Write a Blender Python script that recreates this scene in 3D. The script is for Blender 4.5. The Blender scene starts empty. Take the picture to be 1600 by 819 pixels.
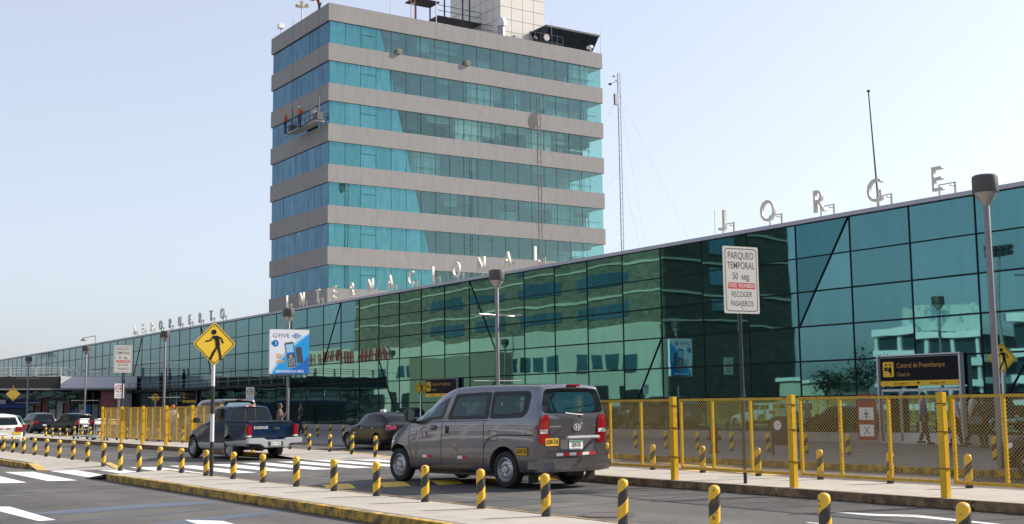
import bpy, bmesh, math, random
from math import sin, cos, pi, radians, sqrt, atan2
from mathutils import Vector, Matrix
from mathutils.bvhtree import BVHTree
random.seed(7)
SC = bpy.context.scene
COL = SC.collection
# ------------------------------------------------------------------ camera
cam_d = bpy.data.cameras.new('camera'); cam = bpy.data.objects.new('camera', cam_d); COL.objects.link(cam)
SC.camera = cam
th, pi_, ro = radians(33.85), radians(6.63), radians(0.69)
fw = Vector((sin(th)*cos(pi_), cos(th)*cos(pi_), sin(pi_)))
rt = Vector((cos(th), -sin(th), 0)); up = rt.cross(fw)
Rv = rt*cos(ro) - up*sin(ro); Uv = up*cos(ro) + rt*sin(ro)
m = Matrix((Rv, Uv, -fw)).transposed().to_4x4(); m.translation = (0, 0, 1.56)
cam.matrix_world = m
cam_d.sensor_width = 36; cam_d.lens = 36*1910/1600; cam_d.clip_end = 5000; cam_d.clip_start = .1
# ------------------------------------------------------------------ light
SUN = Vector((1, -.26, .66)).normalized()
el = math.asin(SUN.z); az = atan2(SUN.x, SUN.y)
w = bpy.data.worlds.new('World'); SC.world = w; w.use_nodes = True
nt = w.node_tree; bg = nt.nodes['Background']
sky = nt.nodes.new('ShaderNodeTexSky'); sky.sky_type = 'NISHITA'; sky.sun_disc = False
sky.sun_elevation = el; sky.sun_rotation = az; sky.air_density = 1.0; sky.dust_density = 2.0; sky.ozone_density = 2.6; sky.altitude = 0
hs = nt.nodes.new('ShaderNodeHueSaturation'); hs.inputs['Saturation'].default_value = .66; hs.inputs['Value'].default_value = 1.0
hz = nt.nodes.new('ShaderNodeMix'); hz.data_type = 'RGBA'; hz.inputs['Factor'].default_value = .42; hz.inputs['B'].default_value = (3.0, 3.15, 3.75, 1)   # pale even haze
nt.links.new(sky.outputs[0], hs.inputs['Color']); nt.links.new(hs.outputs[0], hz.inputs['A']); nt.links.new(hz.outputs['Result'], bg.inputs[0]); bg.inputs[1].default_value = 0.125
sd = bpy.data.lights.new('sun', 'SUN'); sd.energy = 4.3; sd.angle = radians(.5); sd.color = (1, .93, .82)
so = bpy.data.objects.new('sun', sd); COL.objects.link(so)
so.rotation_euler = SUN.to_track_quat('Z', 'Y').to_euler()
vs = SC.view_settings; vs.view_transform = 'Standard'; vs.look = 'None'; vs.exposure = 0.90; vs.gamma = 1
# ------------------------------------------------------------------ materials
_m = {}
def pm(name, col, rough=.6, metal=0., var=0., vs_=3., bump=0., bs=40., coat=0., spec=.5, col2=None, thr=None, alpha=None, world=False, stretch=(1,1,1)):
    """principled with noise colour variation (mix to col2 or darker) and noise bump"""
    if name in _m: return _m[name]
    M = bpy.data.materials.new(name); M.use_nodes = True; t = M.node_tree; b = t.nodes['Principled BSDF']
    b.inputs['Base Color'].default_value = (*col, 1); b.inputs['Roughness'].default_value = rough
    b.inputs['Metallic'].default_value = metal; b.inputs['Specular IOR Level'].default_value = spec
    b.inputs['Coat Weight'].default_value = coat
    if var or col2 or bump:
        if world: g = t.nodes.new('ShaderNodeNewGeometry').outputs['Position']
        else: g = t.nodes.new('ShaderNodeTexCoord').outputs['Object']
        mp = t.nodes.new('ShaderNodeMapping'); mp.inputs['Scale'].default_value = stretch; t.links.new(g, mp.inputs[0]); g = mp.outputs[0]
    if var or col2:
        n = t.nodes.new('ShaderNodeTexNoise'); n.inputs['Scale'].default_value = vs_; n.inputs['Detail'].default_value = 6; n.inputs['Roughness'].default_value = .65
        t.links.new(g, n.inputs['Vector'])
        r = t.nodes.new('ShaderNodeValToRGB'); t.links.new(n.outputs['Fac'], r.inputs[0])
        lo, hi = thr or (.3, .7)
        r.color_ramp.elements[0].position = lo; r.color_ramp.elements[1].position = hi
        c2 = col2 or tuple(max(0, c*(1-var)) for c in col); c1 = col if col2 else tuple(min(1, c*(1+var)) for c in col)
        r.color_ramp.elements[0].color = (*c2, 1); r.color_ramp.elements[1].color = (*c1, 1)
        t.links.new(r.outputs[0], b.inputs['Base Color'])
    if bump:
        n2 = t.nodes.new('ShaderNodeTexNoise'); n2.inputs['Scale'].default_value = bs; n2.inputs['Detail'].default_value = 4
        t.links.new(g, n2.inputs['Vector'])
        bp = t.nodes.new('ShaderNodeBump'); bp.inputs['Strength'].default_value = bump; bp.inputs['Distance'].default_value = .02
        t.links.new(n2.outputs['Fac'], bp.inputs['Height']); t.links.new(bp.outputs[0], b.inputs['Normal'])
    _m[name] = M; return M
def N(t, typ, **kw):
    n = t.nodes.new(typ)
    for k, v in kw.items(): setattr(n, k, v)
    return n
# ------------------------------------------------------------------ mesh builder
class MB:
    def __init__(s): s.v = []; s.f = []; s.mi = []; s.cur = 0
    def add(s, vs, fs):
        o = len(s.v); s.v += [tuple(v) for v in vs]; s.f += [tuple(i+o for i in f) for f in fs]; s.mi += [s.cur]*len(fs); return s
    def box(s, x0, y0, z0, x1, y1, z1):
        return s.add([(x0,y0,z0),(x1,y0,z0),(x1,y1,z0),(x0,y1,z0),(x0,y0,z1),(x1,y0,z1),(x1,y1,z1),(x0,y1,z1)],
                     [(0,3,2,1),(4,5,6,7),(0,1,5,4),(1,2,6,5),(2,3,7,6),(3,0,4,7)])
    def obox(s, c, d, n, size):   # centred box, d = length axis, n = up axis, size = (along d, side, along n)
        d = Vector(d).normalized(); n = Vector(n); n = (n - d*n.dot(d)).normalized(); k = n.cross(d); c = Vector(c)
        V = [c + d*a*size[0]/2 + k*b*size[1]/2 + n*e*size[2]/2 for e in (-1, 1) for a, b in ((-1,-1),(1,-1),(1,1),(-1,1))]
        return s.add(V, [(0,3,2,1),(4,5,6,7),(0,1,5,4),(1,2,6,5),(2,3,7,6),(3,0,4,7)])
    def tube(s, p, q, r, n=8, r2=None, cap=True):
        p = Vector(p); q = Vector(q); d = (q-p).normalized(); a = Vector((0,0,1)) if abs(d.z) < .9 else Vector((1,0,0))
        u = d.cross(a).normalized(); v = d.cross(u); r2 = r if r2 is None else r2
        V = [p + (u*cos(2*pi*i/n) + v*sin(2*pi*i/n))*r for i in range(n)] + [q + (u*cos(2*pi*i/n) + v*sin(2*pi*i/n))*r2 for i in range(n)]
        F = [(i, (i+1) % n, n+(i+1) % n, n+i) for i in range(n)]
        if cap: F += [tuple(range(n-1, -1, -1)), tuple(range(n, 2*n))]
        return s.add(V, F)
    def lathe(s, prof, n=20, c=(0,0,0), axis='z', close=False, cap0=True):   # prof: (r, h)
        V = []; F = []
        for r, h in prof:
            for i in range(n):
                a = 2*pi*i/n
                if axis == 'z': V.append((c[0]+r*cos(a), c[1]+r*sin(a), c[2]+h))
                elif axis == 'y': V.append((c[0]+r*cos(a), c[1]+h, c[2]+r*sin(a)))
                else: V.append((c[0]+h, c[1]+r*cos(a), c[2]+r*sin(a)))
        m_ = len(prof)
        for j in range(m_-1 if not close else m_):
            for i in range(n):
                k = (j+1) % m_
                F.append((j*n+i, j*n+(i+1) % n, k*n+(i+1) % n, k*n+i))
        if not close: F += ([tuple(range(n-1, -1, -1))] if cap0 else []) + [tuple(range((m_-1)*n, m_*n))]
        return s.add(V, F)
    def prism(s, poly, h0, h1, axis='z'):   # poly in the two other axes
        def P(a, b, h):
            return (a, b, h) if axis == 'z' else ((a, h, b) if axis == 'y' else (h, a, b))
        n = len(poly); V = [P(a, b, h0) for a, b in poly] + [P(a, b, h1) for a, b in poly]
        return s.add(V, [tuple(range(n-1, -1, -1)), tuple(range(n, 2*n))] + [(i, (i+1) % n, n+(i+1) % n, n+i) for i in range(n)])
    def mesh(s, name, mats, smooth=False, bevel=0):
        me = bpy.data.meshes.new(name); me.from_pydata(s.v, [], s.f)
        if not isinstance(mats, (list, tuple)): mats = [mats]
        for mm in mats: me.materials.append(mm)
        if len(mats) > 1: me.polygons.foreach_set('material_index', s.mi)
        bm = bmesh.new(); bm.from_mesh(me)
        bmesh.ops.recalc_face_normals(bm, faces=bm.faces)
        if bevel:
            bmesh.ops.bevel(bm, geom=[e for e in bm.edges if len(e.link_faces) == 2 and e.calc_face_angle(0) > .6], offset=bevel, segments=2, affect='EDGES', clamp_overlap=True)
        if smooth:
            for f_ in bm.faces: f_.smooth = True
            for e in bm.edges:
                if len(e.link_faces) == 2 and e.calc_face_angle(0) > radians(38): e.smooth = False
        bm.to_mesh(me); bm.free(); return me
    def build(s, name, mats, parent=None, smooth=False, bevel=0, loc=None, rot=None, kind=None, label=None):
        return link(name, s.mesh(name, mats, smooth, bevel), parent, loc, rot, kind, label)
def link(name, me, parent=None, loc=None, rot=None, kind=None, label=None):
    o = bpy.data.objects.new(name, me); COL.objects.link(o)
    if parent is not None: o.parent = parent
    if loc is not None: o.location = loc
    if rot is not None: o.rotation_euler = rot if not isinstance(rot, (int, float)) else (0, 0, rot)
    if kind: o['kind'] = kind
    if label: o['label'] = label
    return o
def tag(o, label, cat, group=None):
    o['label'] = label; o['category'] = cat
    if group: o['group'] = group
    return o
def thing(name, label, cat, loc=(0,0,0), rot=0, group=None):
    o = bpy.data.objects.new(name, None); COL.objects.link(o); o.location = loc; o.rotation_euler = (0, 0, rot); o.empty_display_size = .2
    return tag(o, label, cat, group)
def copy_tree(o, parent=None):
    c = o.copy(); COL.objects.link(c)
    if parent is not None: c.parent = parent
    for ch in list(KIDS(o)): copy_tree(ch, c)
    return c
def KIDS(o): return [x for x in bpy.data.objects if x.parent == o]
ORD = ['first','second','third','fourth','fifth','sixth','seventh','eighth','ninth','tenth','eleventh','twelfth','thirteenth','fourteenth','fifteenth','sixteenth','seventeenth','eighteenth','nineteenth','twentieth','twenty-first','twenty-second','twenty-third','twenty-fourth','twenty-fifth','twenty-sixth','twenty-seventh','twenty-eighth','twenty-ninth','thirtieth','thirty-first','thirty-second','thirty-third','thirty-fourth','thirty-fifth','thirty-sixth','thirty-seventh','thirty-eighth','thirty-ninth','fortieth','forty-first','forty-second','forty-third','forty-fourth','forty-fifth','forty-sixth','forty-seventh','forty-eighth','forty-ninth','fiftieth']
def text_mesh(txt, size=1., extrude=0., align='CENTER', sx=1., bold=0., spacing=1.):
    cu = bpy.data.curves.new('t', 'FONT'); cu.body = txt; cu.size = size; cu.extrude = extrude; cu.align_x = align; cu.align_y = 'CENTER'; cu.offset = bold; cu.space_character = spacing
    cu.resolution_u = 3
    o = bpy.data.objects.new('t', cu); COL.objects.link(o)
    dg = bpy.context.evaluated_depsgraph_get(); dg.update()
    me = bpy.data.meshes.new_from_object(o.evaluated_get(dg)); bpy.data.objects.remove(o); bpy.data.curves.remove(cu)
    if sx != 1:
        for v in me.vertices: v.co.x *= sx
    return me
# face matrices: local x right, y up, z out of the face toward the viewer
def face_m(origin, right, z=Vector((0,0,1))):
    r = Vector(right).normalized(); n = r.cross(z)
    M4 = Matrix((r, z, n)).transposed().to_4x4(); M4.translation = Vector(origin); return M4
def place(o, M4): o.matrix_local = M4; return o
def text(txt, mat, parent, M4, x, y, off, size, name='lettering', sx=1., bold=0., extrude=0., align='CENTER', spacing=1.):
    me = text_mesh(txt, size, extrude, align, sx, bold, spacing); me.materials.clear(); me.materials.append(mat)
    o = link(name, me, parent); o.matrix_local = M4 @ Matrix.Translation((x, y, off)); return o
def rrect(x0, y0, x1, y1, r, n=4):
    P = []
    for cx, cy, a0 in ((x1-r, y0+r, -90), (x1-r, y1-r, 0), (x0+r, y1-r, 90), (x0+r, y0+r, 180)):
        for i in range(n+1):
            a = radians(a0 + 90*i/n); P.append((cx+r*cos(a), cy+r*sin(a)))
    return P
def flat(poly, z0, z1=None):   # builder with a thin sheet/prism in local xy
    return MB().prism(poly, z0, z1 if z1 is not None else z0+.003)
def rnd_poly(poly, r, n=3):
    """round the corners of a polygon"""
    out = []; L = len(poly)
    for i in range(L):
        p = Vector(poly[i]); a = Vector(poly[i-1]); b = Vector(poly[(i+1) % L]); rr = r[i] if isinstance(r, (list, tuple)) else r
        da = min(rr, (a-p).length*.45); db = min(rr, (b-p).length*.45)
        if rr <= 0: out.append(tuple(p)); continue
        A = p + (a-p).normalized()*da; B = p + (b-p).normalized()*db
        for k in range(n+1):
            t = k/n; q = A*(1-t)**2 + p*2*t*(1-t) + B*t*t; out.append((q.x, q.y))
    return out
# ------------------------------------------------------------------ shared materials
ASPH = pm('asphalt', (.080,.074,.069), .85, var=.38, vs_=.35, bump=.25, bs=60, world=True)
def asphalt_detail():
    t = ASPH.node_tree; b = t.nodes['Principled BSDF']
    # fine aggregate speckle on top of the broad variation
    src = b.inputs['Base Color'].links[0].from_socket
    g = N(t, 'ShaderNodeNewGeometry'); n = N(t, 'ShaderNodeTexNoise'); n.inputs['Scale'].default_value = 55; n.inputs['Detail'].default_value = 3
    t.links.new(g.outputs['Position'], n.inputs['Vector'])
    mx = N(t, 'ShaderNodeMix', data_type='RGBA', blend_type='OVERLAY'); mx.inputs['Factor'].default_value = .45
    t.links.new(src, mx.inputs['A']); t.links.new(n.outputs['Fac'], mx.inputs['B'])
    # long worn wheel tracks
    mp = N(t, 'ShaderNodeMapping'); mp.inputs['Scale'].default_value = (1.1, .05, 1); t.links.new(g.outputs['Position'], mp.inputs[0])
    n2 = N(t, 'ShaderNodeTexNoise'); n2.inputs['Scale'].default_value = 1; n2.inputs['Detail'].default_value = 5; t.links.new(mp.outputs[0], n2.inputs['Vector'])
    mx2 = N(t, 'ShaderNodeMix', data_type='RGBA', blend_type='OVERLAY'); mx2.inputs['Factor'].default_value = .5
    t.links.new(mx.outputs['Result'], mx2.inputs['A']); t.links.new(n2.outputs['Fac'], mx2.inputs['B'])
    # oil drips and darker stains with sharp-ish edges, plus thin cracks
    n4 = N(t, 'ShaderNodeTexNoise'); n4.inputs['Scale'].default_value = 1.7; n4.inputs['Detail'].default_value = 7; n4.inputs['Roughness'].default_value = .7; t.links.new(g.outputs['Position'], n4.inputs['Vector'])
    r4 = N(t, 'ShaderNodeValToRGB'); r4.color_ramp.elements[0].position = .60; r4.color_ramp.elements[1].position = .72; r4.color_ramp.elements[0].color = (0,0,0,1); r4.color_ramp.elements[1].color = (.55,.55,.55,1); t.links.new(n4.outputs['Fac'], r4.inputs[0])
    m4 = N(t, 'ShaderNodeMix', data_type='RGBA'); m4.inputs['B'].default_value = (.022,.021,.021,1); t.links.new(mx2.outputs['Result'], m4.inputs['A']); t.links.new(r4.outputs[0], m4.inputs['Factor'])
    v = N(t, 'ShaderNodeTexVoronoi', feature='DISTANCE_TO_EDGE'); v.inputs['Scale'].default_value = .33; nd = N(t, 'ShaderNodeTexNoise'); nd.inputs['Scale'].default_value = 2.2; nd.inputs['Detail'].default_value = 5; t.links.new(g.outputs['Position'], nd.inputs['Vector'])
    va = N(t, 'ShaderNodeMix', data_type='VECTOR'); va.inputs['Factor'].default_value = .35; t.links.new(g.outputs['Position'], va.inputs['A']); t.links.new(nd.outputs['Color'], va.inputs['B']); t.links.new(va.outputs['Result'], v.inputs['Vector'])
    lt = N(t, 'ShaderNodeMath', operation='LESS_THAN'); lt.inputs[1].default_value = .0035; t.links.new(v.outputs['Distance'], lt.inputs[0]); hf = N(t, 'ShaderNodeMath', operation='MULTIPLY'); hf.inputs[1].default_value = .6; t.links.new(lt.outputs[0], hf.inputs[0])
    m5 = N(t, 'ShaderNodeMix', data_type='RGBA'); m5.inputs['B'].default_value = (.018,.017,.017,1); t.links.new(m4.outputs['Result'], m5.inputs['A']); t.links.new(hf.outputs[0], m5.inputs['Factor'])
    t.links.new(m5.outputs['Result'], b.inputs['Base Color'])
asphalt_detail()
CONC = pm('pavement_concrete', (.33,.30,.262), .88, var=.16, vs_=1.3, bump=.2, bs=35, world=True)
KERBY = pm('kerb_yellow_paint', (.50,.31,.035), .75, col2=(.15,.10,.045), thr=(.42,.58), vs_=5, bump=.4, bs=30, world=True)
KERBB = pm('kerb_worn_concrete', (.24,.155,.075), .85, col2=(.10,.065,.04), thr=(.4,.6), vs_=5, bump=.4, bs=30, world=True)
WHITEP = pm('road_white_paint', (.72,.72,.70), .7, col2=(.40,.39,.37), thr=(.28,.5), vs_=9, world=True)
YELP = pm('road_yellow_paint', (.55,.36,.09), .75, col2=(.25,.18,.08), thr=(.3,.55), vs_=6, world=True)
FENY = pm('fence_yellow_paint', (.66,.39,.012), .42, col2=(.40,.20,.02), thr=(.30,.44), vs_=7, spec=.5, world=True)
MESHY = pm('fence_mesh_wire', (.46,.31,.07), .5, var=.1)
DARK = pm('dark_void', (.012,.013,.014), .9)
BLACK = pm('black_paint', (.02,.02,.021), .45)
RUB = pm('tyre_rubber', (.018,.018,.018), .8, bump=.2, bs=60)
CHROME = pm('chrome', (.75,.76,.78), .12, 1.)
SILV = pm('steel_wheel_silver', (.42,.43,.45), .38, .7, var=.1, vs_=9)
REDG = pm('red_lamp_glass', (.25,.005,.010), .12, coat=1)
CLRG = pm('clear_lamp_glass', (.65,.64,.62), .12, coat=1)
WHT = pm('white_paint', (.74,.74,.72), .45, var=.05)
REDP = pm('red_paint', (.50,.02,.03), .45)
FENR = pm('fence_rail_paint', (.56,.33,.02), .5, col2=(.28,.15,.03), thr=(.34,.48), vs_=16, world=True)
GALV = pm('galvanised_steel', (.30,.29,.29), .45, .6, var=.15, vs_=2)
CGLASS = pm('car_window_glass', (.006,.008,.011), .05, spec=.35)
CGLASS2 = pm('car_window_lighter', (.05,.065,.07), .06, spec=1.0)
# ================================================================== GROUND AND ROADS
o = MB().add([(-900,-700,0),(900,-700,0),(900,1400,0),(-900,1400,0)], [(0,1,2,3)]).build('ground', ASPH, kind='structure')
def island(name, poly, h=.13, inner=None, mat=CONC):
    return MB().prism(poly, 0.0, h).build(name, mat, kind='structure')
def kerb_run(parent, pts, cuts, mat, wid=.14, h=.137, bev=.012):
    """kerb stones along a polyline, the inside of the island on the right of travel; cuts: lengths"""
    i = 0
    for a, b in zip(pts[:-1], pts[1:]):
        a = Vector(a); b = Vector(b); L = (b-a).length; d = (b-a)/L; n = Vector((d.y, -d.x)); s = 0
        while s < L-.05:
            l = min(cuts[i % len(cuts)], L-s); i += 1
            p = a + d*(s+.012); q = a + d*(s+l-.012); e = random.uniform(-.006, .006)
            MB().prism([tuple(p), tuple(q), tuple(q+n*wid), tuple(p+n*wid)], 0.002, h+random.uniform(-.004,.004)).build('kerb_stone', mat, parent, bevel=bev)
            s += l
# near median, right part (bollards stand along its far side), inner polygon inset where the kerb stones run
isl = island('near_median_pavement', [(7.84,27.65),(9.28,28.5),(9.28,-6),(7.78,-6)])
kerb_run(isl, [(7.70,27.6),(7.62,-6)][::-1], [3.1,3.6,4.2,3.1,4.5,3.4], KERBY)
kerb_run(isl, [(9.42,28.6),(9.42,-6)], [3.0], KERBB, wid=.13)
MB().add([(7.70,27.6,.135),(9.42,28.6,.135),(9.42,29.7,.004),(7.58,28.9,.004)], [(0,1,2,3)]).build('ramp', CONC, isl)
# near median, left part
isl = island('far_left_median_pavement', [(7.84,34.85),(7.84,60),(9.28,60),(9.28,33.6)])
kerb_run(isl, [(7.70,34.9),(7.70,60)][::1], [4.2,3.6,4.4], KERBY, wid=-.14)
kerb_run(isl, [(9.42,33.5),(9.42,60)], [4.0], KERBB, wid=-.14)
MB().add([(7.70,34.9,.135),(9.42,33.5,.135),(9.42,32.3,.004),(7.6,33.4,.004)], [(0,1,2,3)]).build('ramp', CONC, isl)
for (a, b, c, d) in [((7.66,34.95),(7.86,34.9),(7.80,33.25),(7.56,33.4)), ((9.28,33.5),(9.46,33.5),(9.48,32.25),(9.28,32.35))]:
    MB().add([(*a,.142),(*b,.142),(*c,.008),(*d,.008)], [(0,1,2,3)]).build('ramp_stripe', YELP, isl)
# fence median: runs right of the van and again left of the crossing
for nm, y0, y1 in (('fence_median_pavement', -8, 24.5), ('far_fence_median_pavement', 36.0, 68.0), ('distant_fence_median_pavement', 76.0, 130.0)):
    isl = island(nm, [(15.12,y0),(17.28,y0),(17.28,y1),(15.12,y1)])
    kerb_run(isl, [(14.97,y0),(14.97,y1)], [1.9,1.75,2.0], KERBB if nm != 'far_fence_median_pavement' else KERBB)
    kerb_run(isl, [(17.43,y0),(17.43,y1)], [2.4], KERBB, wid=-.15)
    if y1 < 30: MB().add([(14.97,y1,.135),(17.43,y1,.135),(17.43,y1+1.6,.004),(14.97,y1+2.4,.004)], [(0,1,2,3)]).build('ramp', CONC, isl)
    else:
        MB().add([(14.97,y0,.135),(17.43,y0,.135),(17.5,y0-4.6,.004),(15.1,y0-2.6,.004)], [(0,1,2,3)]).build('ramp', CONC, isl)
        MB().add([(17.34,y0,.142),(17.5,y0,.142),(17.6,y0-4.6,.008),(17.42,y0-4.6,.008)], [(0,1,2,3)]).build('ramp_stripe', YELP, isl)
        kerb_run(isl, [(14.97,y0),(14.97,y0+4)], [2.0], KERBY, wid=-.02, h=.13)
# terminal pavement
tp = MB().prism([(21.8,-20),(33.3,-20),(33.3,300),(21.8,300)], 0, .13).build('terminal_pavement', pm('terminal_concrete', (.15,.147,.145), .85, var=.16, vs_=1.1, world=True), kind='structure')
kerb_run(tp, [(21.65,-20),(21.65,40)], [2.2], KERBY, h=.135)
kerb_run(tp, [(21.65,40),(21.65,130)], [6.0], pm('kerb_grey', (.33,.32,.30), .85, var=.2), h=.135)
for k in range(0, 26):   # slab joints of the terminal pavement near the camera
    pass
# pavement slabs joints on medians: thin recessed looking saw cuts are real slabs laid proud
SLAB = pm('pavement_slab', (.34,.307,.268), .88, var=.14, vs_=1.8, bump=.2, bs=35, world=True)
for (x0, x1, y0, y1, st) in ((7.86,9.26,2.0,27.6,1.55), (15.14,17.26,6.0,24.4,1.47), (7.86,9.26,35.0,52,1.55), (15.14,17.26,36.2,60,2.0)):
    y = y0; par = bpy.data.objects['near_median_pavement' if (x0 < 8 and y0 < 10) else 'far_left_median_pavement' if x0 < 8 else 'fence_median_pavement' if y0 < 10 else 'far_fence_median_pavement']
    me = MB().box(x0, 0, .128, x1, st-.012, .136).mesh('slab', SLAB)
    while y < y1 - st:
        link('slab', me, par, loc=(random.uniform(-.001,.001), y, random.uniform(-.0015,.0015))); y += st
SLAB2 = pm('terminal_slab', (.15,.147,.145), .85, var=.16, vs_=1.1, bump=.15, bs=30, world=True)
me = MB().box(0, 0, .127, 2.48, 2.48, .134).mesh('slab', SLAB2)
for i in range(4):
    for j in range(20): link('slab', me, tp, loc=(21.82+i*2.5, 12+j*2.5, random.uniform(-.001,.001)))
# markings: sheets a few mm over the asphalt
def sheet(name, poly, mat, z=.004, par=None): return MB().add([(x, y, z) for x, y in poly], [tuple(range(len(poly)))]).build(name, mat, kind='structure')
road = bpy.data.objects['ground']
for i in range(-7, 9):
    x = 7.72+1.05*i
    if i == 0: q_ = [(x+.02,29.1),(x+.55,29.2),(x+.68,32.7),(x+.05,33.0)]
    elif i == 1: q_ = [(x,29.9),(x+.55,30.1),(x+.62,32.1),(x+.08,32.4)]
    else: q_ = [(x-.02,28.3),(x+.53,28.05),(x+.66,32.8),(x+.06,33.25)]
    sheet('crosswalk_stripe', q_, WHITEP)
for x in (17.7, 18.75, 19.8, 20.85): sheet('crosswalk_stripe', [(x,26.4),(x+.5,26.4),(x+.55,30.8),(x+.05,30.8)], WHITEP)
sheet('crosswalk_stripe', [(9.7,69),(10.6,69),(10.6,73),(9.7,73)], WHITEP)
for x in (11, 12.2, 13.4): sheet('crosswalk_stripe', [(x,69),(x+.6,69),(x+.6,74),(x,74)], WHITEP)
# arrows and lane lines
sheet('lane_arrow', [(4.05,21.7),(4.42,21.3),(4.42,18.3),(4.18,18.3)], WHITEP)
sheet('lane_arrow', [(5.86,17.05),(6.22,16.55),(6.02,14.0),(5.55,14.0)], WHITEP)
sheet('lane_arrow', [(13.42,12.15),(13.62,11.4),(13.92,10.95),(13.78,10.2),(13.6,9.2),(13.5,9.2),(13.62,10.8),(13.35,11.3)], WHITEP)
sheet('edge_line', [(14.74,-6),(14.82,-6),(14.82,26),(14.74,26)], pm('faded_white_line', (.33,.32,.31), .8, col2=(.10,.10,.10), thr=(.35,.6), vs_=3, world=True))
sheet('lane_line', [(12.0,11.2),(12.06,11.2),(12.06,-4),(12.0,-4)], WHITEP)
sheet('lane_line', [(11.0,17.3),(11.05,17.3),(11.0,19.8),(10.95,19.8)], _m['faded_white_line'])
sheet('lane_line', [(11.55,24.0),(11.6,24.0),(11.5,27.2),(11.44,27.2)], _m['faded_white_line'])
sheet('lane_line', [(12.4,41.5),(12.48,41.5),(12.45,46),(12.37,46)], _m['faded_white_line'])
for y in (5, 10, 15, 20, 25, 31, 37, 43, 49, 55): sheet('lane_line', [(20.2,y),(20.28,y),(20.28,y+2.2),(20.2,y+2.2)], _m['faded_white_line'])
for k in range(5):
    x = 18 + k*.95; sheet('hatching', [(x,17+k*1.6),(x+.35,17+k*1.6),(x+1.4,21.5+k*1.6),(x+1.05,21.5+k*1.6)], YELP)
for k in range(3):
    x = 10.4 + k*1.35; sheet('hatching', [(x,64.5),(x+.5,64.5),(x+1.1,68),(x+.6,68)], YELP)
# tar seams and the bluish patched strips of the near road
TARB = pm('tar_patch', (.075,.092,.125), .5, col2=(.055,.058,.062), thr=(.38,.52), vs_=1.6, world=True, stretch=(.35,2.2,1))
sheet('tar_strip', [(4.3,19.7),(4.62,19.2),(7.2,19.65),(7.5,20.1),(6.6,20.35),(5.2,20.1)], TARB, z=.003)
sheet('tar_strip', [(4.0,17.75),(7.2,18.6),(7.2,18.72),(4.0,17.92)], TARB, z=.003)
sheet('tar_strip', [(4.6,15.9),(5.4,16.2),(7.4,17.3),(7.5,17.7),(6.1,17.2),(4.6,16.6)], TARB, z=.0025)
SEAM = pm('tar_seam', (.03,.03,.03), .6)
sheet('tar_seam', [(1.5,22.0),(8,25.2),(8,25.24),(1.5,22.05)], SEAM, z=.002)
sheet('tar_seam', [(9.6,24.6),(14.9,26.4),(14.9,26.45),(9.6,24.64)], SEAM, z=.002)
sheet('tar_seam', [(9.5,15.0),(14.9,15.6),(14.9,15.64),(9.5,15.04)], SEAM, z=.002)
# speed hump with yellow chevrons in front of the van
HY = pm('hump_yellow', (.62,.40,.05), .6, var=.15); HB = pm('hump_black', (.03,.03,.033), .6)
hump = thing('speed_hump', 'low black speed hump with yellow stripes crossing the lane under the van front', 'speed hump', (0,0,0))
x = 9.55; k = 0
while x < 14.6:
    y = 22.1 - (x-9.55)*.16; MBh = MB(); W2 = .62
    n = 6; V = []; F = []
    for i in range(n+1):
        yy = -W2 + 2*W2*i/n; zz = .003 + .045*(1-(i/n*2-1)**2); sk = .35*(i/n)
        V += [(x+sk, y+yy, zz), (x+.55+sk, y+yy-.08, zz)]
    for i in range(n): F.append((2*i, 2*i+1, 2*i+3, 2*i+2))
    MBh.add(V, F).build('hump_segment', HY if k % 2 else HB, hump); x += .55; k += 1
for pts, c_ in (([(10.2,15.8),(11.9,16.0),(11.7,17.6),(10.3,17.3)], .058), ([(3.2,24.2),(5.6,24.6),(5.2,26.3),(3.4,26.1)], .064), ([(12.6,25.3),(14.2,25.5),(14.1,27.0),(12.5,26.8)], .06), ([(10.0,35),(11.6,35.2),(11.5,39),(10.1,38.8)], .062)):
    sheet('road_patch', pts, pm('patch_asphalt_%d' % int(c_*1000), (c_, c_*.96, c_*.93), .8, var=.25, vs_=3, bump=.2, world=True), z=.003)
# manhole cover
mh = thing('manhole_cover', 'round dark cast iron manhole cover in the road right of the van', 'manhole cover', (10.75,13.7,0))
MB().lathe([(.42,.002),(.42,.010),(.36,.012)], 24).build('cover', pm('cast_iron', (.085,.072,.066), .7, var=.3, vs_=8), mh)
MB().lathe([(.37,.013),(.37,.015),(.34,.015),(.34,.013)], 24, close=True).build('ring', pm('rust_ring', (.05,.04,.035), .8), mh)

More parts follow.
